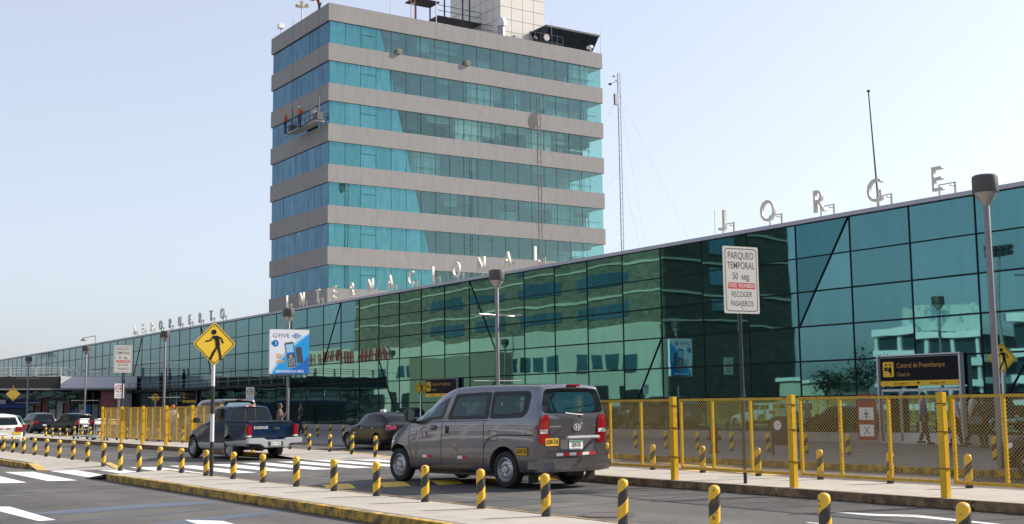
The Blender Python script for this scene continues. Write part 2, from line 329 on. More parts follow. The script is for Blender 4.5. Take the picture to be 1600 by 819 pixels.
# ================================================================== TERMINAL
def glass_mat(name, base, rough=.015, wav=.5, diff=(.01,.02,.02), mixd=.12, sc=.55):
    M = bpy.data.materials.new(name); M.use_nodes = True; t = M.node_tree; b = t.nodes['Principled BSDF']
    b.inputs['Metallic'].default_value = 1; b.inputs['Base Color'].default_value = (*base, 1); b.inputs['Roughness'].default_value = rough
    g = N(t, 'ShaderNodeNewGeometry'); mp = N(t, 'ShaderNodeMapping'); mp.inputs['Scale'].default_value = (.6, .6, 1.0)
    t.links.new(g.outputs['Position'], mp.inputs[0])
    n = N(t, 'ShaderNodeTexNoise'); n.inputs['Scale'].default_value = sc; n.inputs['Detail'].default_value = 1.5; n.inputs['Roughness'].default_value = .4
    t.links.new(mp.outputs[0], n.inputs['Vector'])
    bp = N(t, 'ShaderNodeBump'); bp.inputs['Strength'].default_value = 1; bp.inputs['Distance'].default_value = wav*.02
    t.links.new(n.outputs['Fac'], bp.inputs['Height']); t.links.new(bp.outputs[0], b.inputs['Normal'])
    # each pane a slightly different tint, faint streaks of dust
    oi = N(t, 'ShaderNodeObjectInfo'); mr = N(t, 'ShaderNodeMapRange'); mr.inputs['To Min'].default_value = .86; mr.inputs['To Max'].default_value = 1.12; t.links.new(oi.outputs['Random'], mr.inputs['Value'])
    vm_ = N(t, 'ShaderNodeVectorMath', operation='SCALE'); vm_.inputs[0].default_value = base; t.links.new(mr.outputs[0], vm_.inputs['Scale']); t.links.new(vm_.outputs[0], b.inputs['Base Color'])
    d = N(t, 'ShaderNodeBsdfDiffuse'); d.inputs[0].default_value = (*diff, 1); mx = N(t, 'ShaderNodeMixShader'); mx.inputs[0].default_value = mixd
    ds = N(t, 'ShaderNodeTexNoise'); ds.inputs['Scale'].default_value = 1.4; ds.inputs['Detail'].default_value = 6; mp2 = N(t, 'ShaderNodeMapping'); mp2.inputs['Scale'].default_value = (2.2, 2.2, .5); t.links.new(g.outputs['Position'], mp2.inputs[0]); t.links.new(mp2.outputs[0], ds.inputs['Vector'])
    mr2 = N(t, 'ShaderNodeMapRange'); mr2.inputs['From Min'].default_value = .35; mr2.inputs['From Max'].default_value = .7; mr2.inputs['To Min'].default_value = mixd*.6; mr2.inputs['To Max'].default_value = mixd*1.5; t.links.new(ds.outputs['Fac'], mr2.inputs['Value']); t.links.new(mr2.outputs[0], mx.inputs[0])
    t.links.new(b.outputs[0], mx.inputs[1]); t.links.new(d.outputs[0], mx.inputs[2])
    t.links.new(mx.outputs[0], t.nodes['Material Output'].inputs[0]); return M
TGL = glass_mat('terminal_green_glass', (.092,.222,.235), wav=.24, diff=(.05,.10,.088), mixd=.11)
TGLD = glass_mat('terminal_glass_painted_dim_sky', (.055,.150,.165), wav=.24, diff=(.03,.07,.065), mixd=.11)  # same glass, dimmer sky reflection of the turned facet put into the tint
MUL = pm('mullion_dark', (.008,.014,.017), .6, spec=.2)
FX = 33.3; PY_ = 2.515; Y0 = 20.95
term = thing('airport_terminal', 'long low terminal building with a green mirror glass wall behind the fence', 'building')
ZR = [.45, 1.70, 2.95, 4.20, 5.45, 6.70, 7.93]
MB().box(33.42, -12, 0, 58, 176, 7.9).build('core', DARK, term)
MB().box(33.10, -12, .13, 33.42, 109.6, .45).build('plinth', pm('plinth_concrete', (.26,.25,.24), .8, var=.12, vs_=2), term)
COP = pm('coping_grey', (.42,.41,.47), .5)
y = -12.
while y < 176: MB().box(33.12, y+.008, 7.93, 33.7, y+2*PY_-.008, 8.07).build('coping', COP, term); y += 2*PY_
MB().box(33.7, -12, 7.9, 58, 176, 7.96).build('roof', pm('roof_gravel', (.3,.29,.28), .9), term)
# panes: (column k spans Y0+k*p .. ), facet tilt about the vertical axis
def tilt(y, z):
    d1 = 28.55 + (7.93-z)*.66 if z > 4.2 else 38.6 + (4.2-z)*.66       # facet joints lean one way
    d3 = 53.7 - (7.93-z)*.67 if z > 4.2 else 63.6 - (4.2-z)*.67
    d2 = 68.6 + (7.93-z)*.66 if z > 4.2 else 78.7 + (4.2-z)*.66
    if z > 4.2: return 0 if y < d1 else (TA if y < d3 else (TB if y < d2 else 0))
    return 0 if y < d1 else (TA if y < d3 else (TB if y < d2 else 0))
TA, TB = radians(.08), radians(-.25)
me_p = MB().box(-.012, -PY_/2+.03, -.595, .012, PY_/2-.03, .595).mesh('pane', TGL)
me_lo = MB().box(-.012, -PY_/2+.03, -.595, .012, PY_/2-.03, .595).mesh('pane', TGL)
diag = {}
for ck, up_, sg in ((3, 1, 1), (12, 1, -1), (19, 1, 1), (7, 0, 1), (16, 0, -1), (0, 0, 1), (28, 1, -1), (35, 1, 1), (-1, 0, 1)):
    diag.setdefault(ck, []).append((up_, sg))
npane = 0; far = MB()
for k in range(-13, 62):
    ya = Y0 + k*PY_
    for r in range(6):
        zc = (ZR[r]+ZR[r+1])/2; yc = ya + PY_/2
        if ya > 107 and r < 3 : continue
        up_ = 1 if r >= 3 else 0
        dg = [s_ for u_, s_ in diag.get(k, []) if u_ == up_]
        if dg:
            sg = dg[0]; rr = (r-3 if up_ else r); t0, t1 = (3-(rr+1))/3, (3-rr)/3     # fraction down the run at pane top/bottom
            h = .595; yb = PY_/2-.03
            # line position (local y) at top and bottom of this pane
            lt = (-PY_/2 + t0*PY_)*sg; lb = (-PY_/2 + t1*PY_)*sg
            lt = max(-yb, min(yb, lt)); lb = max(-yb, min(yb, lb)); g_ = .03
            A = [(-yb,-h),(lb-g_,-h),(lt-g_,h),(-yb,h)]; B = [(lb+g_,-h),(yb,-h),(yb,h),(lt+g_,h)]
            for poly, side in ((A, -1), (B, 1)):
                if abs(poly[0][0]-poly[1][0]) + abs(poly[2][0]-poly[3][0]) < .1: continue
                if poly[1][0] < poly[0][0]: poly = [poly[0],(poly[0][0]+.001,poly[0][1]),poly[2],poly[3]]
                t_ = tilt(yc + side*.7, zc)
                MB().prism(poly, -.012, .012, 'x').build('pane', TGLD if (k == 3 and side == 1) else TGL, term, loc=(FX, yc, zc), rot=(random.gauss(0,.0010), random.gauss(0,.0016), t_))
            # the leaning bar
            MB().tube((FX-.03, yc+lt, ZR[r+1]), (FX-.03, yc+lb, ZR[r]), .028, 6).build('leaning_mullion', MUL, term)
            continue
        t_ = tilt(yc, zc); rx = random.gauss(0,.0010); ry = random.gauss(0,.0016)
        if -2 <= k < 40 and not (k >= 34 and r < 3 and False): link('pane', me_p, term, loc=(FX, yc, zc), rot=(rx, ry, t_)); npane += 1
        else:
            q = Matrix.Translation((FX, yc, zc)) @ Matrix.Rotation(ry, 4, 'Y')
            far.add([q @ Vector(v.co) for v in me_p.vertices], [tuple(p.vertices) for p in me_p.polygons])
far.build('distant_panes', TGL, term, kind='stuff')
vm = MB().box(-.032, -.026, .45, .03, .026, 7.93).mesh('mullion', MUL); vm2 = MB().box(-.035, -.03, 4.2, .03, .03, 7.93).mesh('mullion', MUL)
for k in range(-13, 62):
    ya = Y0 + k*PY_; link('mullion', vm if ya < 107 else vm2, term, loc=(FX, ya, 0))
for z in ZR[:-1]:
    for a, b in ((-12, 24.0), (24.0, 27.1), (27.1, 109.5)):
        MB().box(FX-.026, a, z-.019, FX+.03, b, z+.019).build('transom', MUL, term)
    if z >= 4.2: MB().box(FX-.03, 109.5, z-.024, FX+.03, 176, z+.024).build('transom', MUL, term)
# door bay with header sign
WFR = pm('aluminium_frame', (.50,.49,.52), .4, .5)
dr = thing('entrance_portal', 'glass sliding entrance doors in an aluminium portal under the black check in sign', 'doorway', (0,0,0))
for yy in (24.10, 27.30): MB().box(33.0, yy, .13, 33.2, yy+.06, 3.02).build('jamb', WFR, dr)
MB().box(33.0, 24.16, 2.975, 33.2, 27.30, 3.02).build('lintel', WFR, dr)
for i, yy in enumerate((24.18, 24.95, 25.72, 26.49)):
    d_ = MB(); d_.box(33.05, yy, .42, 33.09, yy+.04, 1.9); d_.box(33.05, yy+.70, .42, 33.09, yy+.74, 1.9); d_.box(33.05, yy+.04, 1.82, 33.09, yy+.70, 1.9); d_.box(33.05, yy+.04, .20, 33.09, yy+.70, .48)
    dd = d_.build('door', WFR, dr); MB().box(33.045, yy+.04, .22, 33.05, yy+.70, .47).build('kick_plate', pm('kick_plate', (.5,.5,.5), .5), dd); MB().box(33.06, yy+.04, .48, 33.075, yy+.70, 1.82).build('glass', TGL, dd)
MB().box(32.95, 24.16, .13, 33.15, 27.3, .2).build('threshold', WFR, dr)
BLK = pm('sign_black', (.010,.010,.012), .7, spec=.2); YSG = pm('sign_yellow', (.80,.47,.015), .5); WSG = pm('sign_white', (.78,.76,.73), .5, var=.04); OSG = pm('sign_orange', (.55,.28,.05), .5)
def check_sign(y0, y1, x, name_label, big=True, loc=None):
    s = thing('check_in_sign', name_label, 'sign', (x, (y0+y1)/2, 2.0)); W = y1-y0
    MB().box(0, -W/2, 0, .12, W/2, .95).build('box', pm('sign_frame', (.25,.25,.27), .5), s)
    M4 = face_m((0,0,0), (0,-1,0))
    place(flat(rrect(-W/2+.04, .17, W/2-.04, .92, .01), 0, .012).build('black_face', BLK, s), M4)
    place(flat(rrect(-W/2+.04, .0, W/2-.04, .165, .01), 0, .012).build('yellow_strip', YSG, s), M4)
    pic = place(flat(rrect(-W/2+.16, .3, -W/2+.60, .80, .05), .012, .018).build('pictogram', YSG, s), M4)
    # counter with two clerks
    for (a, b, c, d) in ((-.16,.14,-.02,.20),(.02,.02,.12,.20),(-.17,.08,.13,.13)):
        place(flat([(-W/2+.38+a, .42+b), (-W/2+.38+c, .42+b), (-W/2+.38+c, .42+d), (-W/2+.38+a, .42+d)], .018, .022).build('pictogram_figure', BLK, s), M4)
    for a in (-.08, .08): place(flat([(-W/2+.38+a+.035*cos(i*pi/4), .70+.04*sin(i*pi/4)) for i in range(8)], .018, .022).build('pictogram_figure', BLK, s), M4)
    place(flat([(-W/2+.46,.34),(-W/2+.50,.34),(-W/2+.50,.56),(-W/2+.46,.56)], .018, .022).build('pictogram_figure', BLK, s), M4)
    text('Control de Preembarque', OSG, s, M4, -W/2+.72, .66, .016, .235, sx=.78*W/3.12, align='LEFT')
    text('Check In', OSG, s, M4, -W/2+.72, .37, .016, .19, sx=.75, align='LEFT')
    text('Sólo pasajeros', BLK, s, M4, -.72*W/3.1, .08, .016, .10, sx=.9); text('Passengers only', BLK, s, M4, .72*W/3.1, .08, .016, .10, sx=.9)
    MB().prism([(0,.04),(.06,.12),(-.06,.12)], .012, .02).build('arrow', BLK, s).matrix_local = M4
    return s
check_sign(24.17, 27.29, 33.06, 'large black check in sign with yellow pictogram over the entrance doors at the right')
check_sign(54.6, 57.86, 33.06, 'black check in sign with yellow pictogram half hidden behind the grey van roof')
check_sign(94.1, 97.2, 33.06, 'small distant black and orange check in sign beside the far pedestrian diamond')
# ---- elevated bridge across the far road (its face looks back along the road)
br = thing('elevated_walkway', 'elevated bridge across the far road with black fascia, white panel and steel railing', 'bridge', (0,0,0))
MB().box(8, 110.1, 3.25, 33.25, 118, 4.45).build('deck', pm('deck_concrete', (.35,.34,.33), .8), br)
MB().box(8, 110.0, 3.42, 26.62, 110.1, 4.38).build('black_fascia', pm('fascia_black', (.014,.013,.013), .5), br)
MB().box(26.62, 109.96, 3.40, 33.2, 110.1, 4.40).build('white_fascia', pm('fascia_white', (.82,.80,.84), .5), br)
MB().box(8, 109.95, 3.25, 33.2, 110.12, 3.38).build('lower_trim', GALV, br)
RL = pm('railing_pale', (.5,.5,.5), .4, .4)
for z in (4.72, 4.95, 5.15): MB().tube((8,110.1,z), (33.2,110.1,z), .025, 6).build('rail', RL, br)
for i in range(13): MB().box(8.1+i*2.05, 110.05, 4.4, 8.26+i*2.05, 110.15, 5.2).build('railing_post', RL, br)
MB().box(31.6, 110.4, 0.13, 32.9, 111.2, 3.25).build('pillar', pm('pillar_concrete', (.36,.35,.33), .8, var=.1), br)
MB().box(30.3, 110.5, 0.13, 31.5, 111.0, 3.25).build('red_panel', pm('dull_red', (.30,.10,.10), .6), br)
# shops under it
sh = thing('arcade_storefront', 'ground floor shop windows under the elevated walkway', 'storefront', (0,0,0))
SGL = glass_mat('shop_glass', (.20,.26,.25), wav=3, diff=(.10,.11,.10), mixd=.3, sc=1.2)
sme = MB().box(-.9, 0, .3, .9, .03, 3.25).mesh('shop_pane', SGL)
for i in range(14): link('shop_pane', sme, sh, loc=(9.2+i*1.84, 113.6 + random.uniform(-.02,.02), 0), rot=(0,0,random.gauss(0,.006)))
BLUE = pm('shop_blue', (.02,.07,.28), .45); 
MB().box(12, 112.5, .13, 24.4, 113.2, 1.9).build('kiosk', pm('kiosk_dark', (.03,.04,.06), .4), sh)
MB().box(12, 112.2, 1.75, 24.6, 112.5, 2.05).build('blue_sign', BLUE, sh); MB().box(12, 112.2, 2.1, 25.2, 112.48, 2.5).build('navy_sign', pm('shop_navy', (.02,.02,.14), .4), sh)
MB().box(12, 112.15, 2.1, 22.6, 112.2, 2.45).build('white_sign', WHT, sh)
for i in range(12):
    random.seed(i+40); c_ = random.choice([(.55,.55,.50),(.5,.48,.42),(.05,.2,.4),(.3,.12,.10),(.45,.5,.48)])
    MB().box(25.3+i*.62, 113.3, .5+random.random()*.4, 25.8+i*.62, 113.4, 1.2+random.random()*1.4).build('window_poster', pm('poster%d' % i, c_, .6), sh)
# dark recessed forecourt ledge left of the glass wall
lg = thing('entrance_canopy', 'thin dark canopy ledge running along the far part of the glass wall', 'canopy', (0,0,0))
MB().box(32.2, 74, 2.92, 33.25, 109.6, 3.12).build('slab', MUL, lg)
for i in range(18): MB().box(32.22, 75+i*2, 3.12, 32.26, 75.04+i*2, 3.75).build('railing_post', GALV, lg)
for z in (3.45, 3.75): MB().tube((32.24,74,z), (32.24,109.6,z), .018, 5).build('rail', GALV, lg)

# ================================================================== OFFICE TOWER
TX0, TX1, TY0, TY1 = 40., 67.05, 84.96, 96.35
CT = pm('tower_concrete', (.275,.262,.254), .85, var=.10, vs_=2.2, bump=.35, bs=7, world=True, stretch=(1,1,.25))
TBLUE = glass_mat('tower_blue_glass', (.085,.195,.27), wav=.25, diff=(.02,.05,.08), mixd=.3, sc=.5)
TTURQ = glass_mat('tower_turquoise_glass', (.15,.365,.39), wav=.25, diff=(.05,.19,.20), mixd=.4, sc=.5)
def clear_glass(name, tint, refl=.28):
    M = bpy.data.materials.new(name); M.use_nodes = True; t = M.node_tree; t.nodes.remove(t.nodes['Principled BSDF'])
    tr = N(t, 'ShaderNodeBsdfTransparent'); tr.inputs[0].default_value = (*tint, 1); gl = N(t, 'ShaderNodeBsdfGlossy'); gl.inputs['Roughness'].default_value = .02
    gl.inputs[0].default_value = (.60,.80,.79,1); mx = N(t, 'ShaderNodeMixShader'); lw0 = N(t, 'ShaderNodeLayerWeight'); lw0.inputs[0].default_value = .5; lw = N(t, 'ShaderNodeMath', operation='POWER'); lw.inputs[1].default_value = 4; t.links.new(lw0.outputs['Facing'], lw.inputs[0])
    ma = N(t, 'ShaderNodeMath', operation='ADD'); ma.inputs[1].default_value = refl; t.links.new(lw.outputs[0], ma.inputs[0]); t.links.new(ma.outputs[0], mx.inputs[0])
    t.links.new(tr.outputs[0], mx.inputs[1]); t.links.new(gl.outputs[0], mx.inputs[2]); t.links.new(mx.outputs[0], t.nodes['Material Output'].inputs[0]); return M
TCLR = clear_glass('tower_clear_glass', (.66,.84,.82), .13)
TCLR2 = clear_glass('tower_clear_glass_pale', (.82,.95,.92), .09)
tw = thing('office_tower', 'tall office tower with grey concrete bands and turquoise ribbon windows rising behind the terminal', 'building')
BT = [33.0 - 3.209*i for i in range(8)]    # band tops
INT = pm('interior_wall', (.50,.58,.55), .8, var=.3, vs_=.8); 
tower_core = MB().box(TX0+3.0, TY0+3.2, 0, TX1-1.5, TY1-3.0, 32.9).build('core', INT, tw)
MB().box(TX0+.5, TY0+.5, 0, TX1-.5, TY1-.5, 7.4).build('base', CT, tw)
blind = [pm('blind_pale', (.62,.70,.66), .8), pm('blind_grey', (.42,.50,.48), .8), pm('blind_dark', (.10,.13,.13), .8), pm('blind_white', (.85,.88,.85), .8)]
for i, zt in enumerate(BT):
    e = .0 if i else .02
    MB().box(TX0-e, TY0-e, zt-1.39, TX1+e, TY1+e, zt).build('concrete_band', CT, tw)
    if i == 7: continue
    zw1 = zt-1.39; zw0 = BT[i+1]                    # window strip
    h0, h1 = zw0, zw1
    R = .12
    # blue side
    n = 9; L = (TY1-TY0-2*R)/n
    gm = None
    for k in range(n):
        ya = TY0+R+k*L
        if gm is None: gm = MB().box(-.01, .012, h0+.01, .01, L-.012, h1-.01).mesh('window_pane', TBLUE)
        link('window_pane', gm, tw, loc=(TX0+R, ya, 0), rot=(random.gauss(0,.0008), 0, random.gauss(0,.002)))
    MB().box(TX0+R+.02, TY0+R, h0, TX0+R+.08, TY1-R, h1).build('backing', DARK, tw)
    # turquoise / clear front
    zm = lambda z: 44.56 + (31.64-z)*.248
    xs = [TX0+R + 1.36*j for j in range(20)]
    for j in range(19):
        xa = xs[j]+.014; xb = (xs[j+1] if j < 18 else TX1-R)-.014
        xa2, xb2 = zm(h0+.01), zm(h1-.01)           # line at bottom / top
        if xb < min(xa2, xb2): parts = [([(xa,h0+.01),(xb,h0+.01),(xb,h1-.01),(xa,h1-.01)], TTURQ)]
        elif xa > max(xa2, xb2): parts = [([(xa,h0+.01),(xb,h0+.01),(xb,h1-.01),(xa,h1-.01)], TCLR2 if i == 2 else TCLR)]
        else:
            cl = lambda v: max(xa, min(xb, v)); lb, lt = cl(xa2), cl(xb2)
            parts = [([(xa,h0+.01),(lb-.005,h0+.01),(lt-.005,h1-.01),(xa,h1-.01)], TTURQ), ([(lb+.005,h0+.01),(xb,h0+.01),(xb,h1-.01),(lt+.005,h1-.01)], TCLR2 if i == 2 else TCLR)]
        for poly, mt in parts:
            if abs(poly[1][0]-poly[0][0])+abs(poly[2][0]-poly[3][0]) < .06: continue
            MB().prism(poly, TY0+R-.01, TY0+R+.01, 'y').build('window_pane', mt, tw, rot=None)
        if j == 2 and i != 7: MB().box(xa, TY0+R-.03, h0+1.1, xb, TY0+R, h0+1.13).build('vent_bar', MUL, tw)
    # end face (right): clear glass
    MB().box(TX1-R-.01, TY0+R, h0+.01, TX1-R+.01, TY1-R, h1-.01).build('window_pane', TCLR2, tw)
    # behind the turquoise
    MB().prism([(TX0+R+.1,h0),(xa2_ if False else zm(h0)-.02,h0),(zm(h1)-.02,h1),(TX0+R+.1,h1)], TY0+R+.03, TY0+R+.1, 'y').build('backing', DARK, tw)
    # interior life: ceiling line, inner frames, partitions, blinds
    q = MB(); random.seed(100+i)
    x = zm(h0)+.2
    rooms = [MB() for _ in blind]
    while x < TX1-1.7:
        wd = random.choice([.68, 1.36, 1.36, 2.7]); b_ = random.choices([0,1,2,3], [3,4,4,1] if i != 2 else [6,3,2,3])[0]; hh = random.choice([1., 1., .75, .55, .3])
        if random.random() < .75: rooms[b_].box(x+.03, TY0+R+.14+random.random()*.3, h1-(h1-h0)*hh, min(x+wd-.03, TX1-1.4), TY0+R+1.5, h1)
        if random.random() < .5: rooms[random.choice([1,2])].box(x, TY0+R+.3, h0, x+wd*.7, TY0+R+.8, h0+random.uniform(.3,.9))
        q.box(x, TY0+R+.12, h0, x+.07, TY0+R+.2, h1); q.box(x, TY0+R+.12, h0+.55, x+wd, TY0+R+.18, h0+.60)
        if random.random() < .4: q.box(x, TY0+R+.25, h0+random.uniform(.5,1.3), x+wd, TY0+R+.3, h0+random.uniform(1.3,1.36))
        x += wd
    for r_, bm_ in zip(rooms, blind):
        if r_.v: r_.build('blinds_and_partitions', bm_, tw, kind='stuff')
    xx = zm(h0)+.5
    while xx < TX1-1.4: q.box(xx, TY0+R+.09, h0, xx+.035, TY0+R+.12, h1); xx += .68
    q.box(zm(h0)+.3, TY0+R+.08, h1-.42, TX1-1.4, TY0+R+.10, h1-.39); q.box(zm(h0)+.3, TY0+R+.08, h0+.40, TX1-1.4, TY0+R+.10, h0+.43)
    q.build('inner_frames', pm('inner_frame', (.06,.09,.09), .6), tw, kind='stuff')
    MB().box(TX1-2.6, TY0+R+.5, h0, TX1-2.5, TY1-R-.5, h1).build('partition', blind[0], tw) if False else None
    # vertical joints of the front
    for j in range(1, 19):
        MB().box(xs[j]-.014, TY0+R-.02, h0, xs[j]+.014, TY0+R+.02, h1).build('window_mullion', MUL, tw) if j % 1 == 0 and j < 19 and (i*18+j) < 290 else None
MB().box(TX0+.3, TY0+.3, 32.7, TX1-.3, TY1-.3, 32.95).build('roof', DARK, tw)
# ================================================================== ROOFTOP OF THE TOWER
PANW = pm('penthouse_panel', (.66,.62,.56), .6, var=.03); JNT = pm('panel_joint', (.10,.10,.11), .8)
ph = thing('rooftop_penthouse', 'white panelled lift house standing on the tower roof', 'penthouse', (0,0,0))
px0, px1, py0, py1 = 59.4, 64.3, 90., 98.8
MB().box(px0+.04, py0+.04, 32.9, px1-.04, py1-.04, 45.9).build('core', JNT, ph)
a_ = MB().box(.02,0,.02,1.205,.05,1.13).mesh('panel', PANW); b_ = MB().box(0,.02,.02,.05,1.08,1.13).mesh('panel', PANW)
for r in range(11):
    for c in range(4): link('panel', a_, ph, loc=(px0+c*1.225, py0-.01, 33.0+r*1.15))
    for c in range(8): link('panel', b_, ph, loc=(px0-.01, py0+c*1.1, 33.0+r*1.15))
STL = pm('dark_steel', (.05,.05,.055), .6, .3)
st = thing('fire_stair', 'dark steel fire stair with landings and railings on the left side of the lift house', 'stairs', (0,0,0))
MB().box(54.6, 93, 36.6, 59.3, 94.6, 36.72).build('landing', STL, st); MB().box(52.2, 93, 37.9, 54.8, 94.8, 38.0).build('landing', STL, st)
MB().box(55.5, 91.2, 34.9, 59.3, 92.5, 35.05).build('landing', STL, st)
for i in range(9):
    MB().box(53.2+i*.34, 93.0, 38.1+i*.33, 53.6+i*.34, 94.5, 38.16+i*.33).build('step', STL, st)
for x, y in ((52.3,93), (55.3,93), (58.0,93), (56.2,91.3), (54.7, 94.6)): MB().tube((x,y,33), (x,y,40.5), .07, 6).build('post', STL, st)
for z in (37.2, 37.7): MB().tube((54.6,93,z), (59.3,93,z), .03, 5).build('rail', STL, st)
for z in (35.5, 36.0): MB().tube((55.5,91.2,z), (59.3,91.2,z), .03, 5).build('rail', STL, st)
MB().obox((54.6,92.95,40.0), (1,0,.97), (0,0,1), (4.6,.06,.3)).build('stringer', STL, st)
MB().obox((54.5,92.95,41.0), (1,0,.97), (0,0,1), (4.6,.04,.05)).build('rail', STL, st)
vt = thing('roof_vent', 'round metal exhaust vent with a capped top against the lift house', 'vent', (58.2, 88.0, 32.9))
MB().lathe([(.32,0),(.32,2.0),(.30,2.05)], 16).build('pipe', GALV, vt, smooth=True)
MB().lathe([(.40,2.0),(.44,2.25),(.44,2.5),(.30,2.75),(.05,2.82)], 16).build('cap', pm('vent_cap', (.55,.55,.55), .5, .3), vt, smooth=True)
for i, (x, w_, h_) in enumerate(((57.3,.9,1.0), (59.2,.9,1.3))):
    o = MB().box(0,0,0,w_,.8,h_).build('roof_unit', pm('unit_pale', (.42,.43,.44), .6), loc=(x, 87.4, 32.9), bevel=.06)
    tag(o, ['low pale equipment box left of the round roof vent', 'taller pale equipment box right of the round roof vent'][i], 'equipment box')
cb = thing('control_cab', 'dark glazed rooftop cab with outward leaning windows at the right end of the tower roof', 'rooftop cab', (0,0,0))
DG = glass_mat('cab_glass', (.05,.07,.09), wav=.2, diff=(.01,.015,.02), mixd=.4)
xa, xb, ya, yb = 63.3, 68.2, 88.0, 92.0
def cabring(z, o): return [(xa-o,ya-o,z),(xb+o,ya-o,z),(xb+o,yb+o,z),(xa-o,yb+o,z)]
MB().add(cabring(33.0,0)+cabring(34.1,.05), [(0,1,5,4),(1,2,6,5),(2,3,7,6),(3,0,4,7)]).build('base', STL, cb)
MB().add(cabring(34.1,.05)+cabring(35.5,.5), [(0,1,5,4),(1,2,6,5),(2,3,7,6),(3,0,4,7),(4,5,6,7)]).build('windows', DG, cb)
MB().prism([(xa-.6,ya-.6),(xb+.6,ya-.6),(xb+.6,yb+.6),(xa-.6,yb+.6)], 35.5, 35.68).build('roof', STL, cb)
for i in range(6):
    t_ = i/5; MB().tube((xa-.05+(xb-xa+.1)*t_, ya-.07, 34.1), (xa-.5+(xb-xa+1)*t_, ya-.53, 35.5), .03, 5).build('window_bar', BLACK, cb)
def antenna(x, y, z, h, label, r=.03, bits=()):
    t = thing('antenna', label, 'antenna', (x, y, z)); MB().tube((0,0,0), (0,0,h), r, 6, r*.5).build('mast', GALV, t)
    for b in bits: b(t)
    return t
def floodlight(h):
    def f(t):
        MB().box(-.25,-.2,h,.25,.2,h+.4).build('lamp_box', WHT, t, bevel=.03)
    return f
antenna(38.9+1.3, 94.9, 32.9, .9, 'short post with a white box lamp at the left roof corner of the tower', .05, (floodlight(.7),))
def horns(t):
    for a in (0, 2.1, 4.2): MB().tube((0,0,1.5), (cos(a)*.5, sin(a)*.5, 1.75), .05, 8, .2).build('loudspeaker', pm('cream_plastic', (.55,.50,.38), .5), t, smooth=True)
antenna(40.4, 91.0, 32.9, 4.5, 'thin mast carrying cream horn loudspeakers on the left roof edge of the tower', .05, (horns,))
antenna(46.8, 87.5, 32.9, 4.0, 'thin whip antenna on the tower roof right of the front corner', .03)
lat = thing('lattice_antenna', 'red and white lattice antenna mast on the tower roof', 'antenna', (49.3, 88.5, 32.9))
for dx, dy in ((0,0),(.35,0),(.17,.3)): MB().tube((dx,dy,0),(dx,dy,5),.03,5).build('pole', pm('mast_red', (.4,.1,.08), .5), lat)
for i in range(12): MB().tube((0,0,.2+i*.4), (.35,0,.4+i*.4), .02, 4).build('brace', WHT, lat)
antenna(50.9, 87.0, 32.9, 4.4, 'blue grey antenna pole left of the fire stair', .05)
antenna(62.6, 86.5, 32.9, 3.0, 'thin aerial beside the rooftop cab', .02)
antenna(67.9, 86.2, 32.9, 2.9, 'thin aerial behind the right corner of the tower roof', .02)
cam2 = thing('roof_camera', 'white camera on a short arm in front of the dark rooftop cab', 'camera', (66.0, 85.3, 33.0))
MB().tube((0,0,0), (.1,0,.5), .04, 6).build('arm', WHT, cam2); MB().box(-.2,-.3,.4,.15,.3,.65).build('camera_body', WHT, cam2, bevel=.03)
rr = thing('roof_railing', 'thin steel railing with small dishes between the lift house and the cab', 'railing', (0,0,0))
for i in range(7): MB().tube((60.0+i*.6, 86.2, 32.9), (60.0+i*.6, 86.2, 34.3), .03, 5).build('post', STL, rr)
for z in (33.6, 34.3): MB().tube((60.0,86.2,z), (63.6,86.2,z), .025, 5).build('rail', STL, rr)
MB().tube((61.6,86.0,33.9), (61.6,85.85,33.9), .3, 14).build('dish', GALV, rr)
MB().tube((60.4,86.0,33.6), (60.4,85.85,33.7), .22, 12).build('dish', BLACK, rr)
# air conditioner units hanging in windows
for i, (x, z) in enumerate(((46.0, 28.55+1.42), (52.5, 28.52+1.42))):
    a = thing('air_conditioner', ['beige window air conditioner on the second grey band, nearest the tower corner', 'beige window air conditioner on the second grey band, farther right along the tower'][i], 'air conditioner', (x, TY0-.1, BT[1]+.02)); a.scale = (.62,.62,.72)
    MB().box(0,-.15,0,.62,.4,.5).build('casing', pm('beige_plastic', (.40,.33,.24), .6), a, bevel=.02)
    for k in range(4): MB().box(.06,-.16,.08+k*.1,.56,-.148,.13+k*.1).build('grille_slat', STL, a)
for i, x in enumerate((56.0, 57.9)): pass
# ================================================================== WINDOW CLEANING GONDOLA
gd = thing('work_gondola', 'suspended work platform hanging on the shaded left face of the tower', 'gondola', (39.35, 87.6, 23.4))
MB().box(-.45,-2.7,0,.35,2.7,.10).build('platform', pm('gondola_deck', (.35,.33,.31), .5), gd)
GF = pm('gondola_frame', (.10,.11,.12), .5, .3)
for z in (.55, 1.05):
    for x in (-.53, .33): MB().tube((x,-2.7,z), (x,2.7,z), .025, 5).build('rail', GF, gd)
    for y in (-2.7, 2.7): MB().tube((-.53,y,z), (.33,y,z), .025, 5).build('rail', GF, gd)
for i in range(7):
    for x in (-.53, .33): MB().tube((x,-2.7+.9*i,.1), (x,-2.7+.9*i,1.05), .022, 5).build('post', GF, gd)
for y in (-2.5, 2.5):
    MB().box(-.35,y-.25,.1,.2,y+.25,.75).build('winch', GF, gd, bevel=.03); MB().tube((-.1,y,.1), (-.1,y,2.0), .05, 6).build('hanger', GF, gd)
    MB().tube((-.1,y,2.0), (-.1,y,9.65), .012, 4).build('cable', BLACK, gd)
MB().box(-.5,-2.3,.1,-.1,-1.6,1.15).build('tank', GALV, gd, bevel=.04)
MB().tube((-.5,-2.9,.3), (-.5,2.9,-.25), .03, 5).build('hose', BLACK, gd)

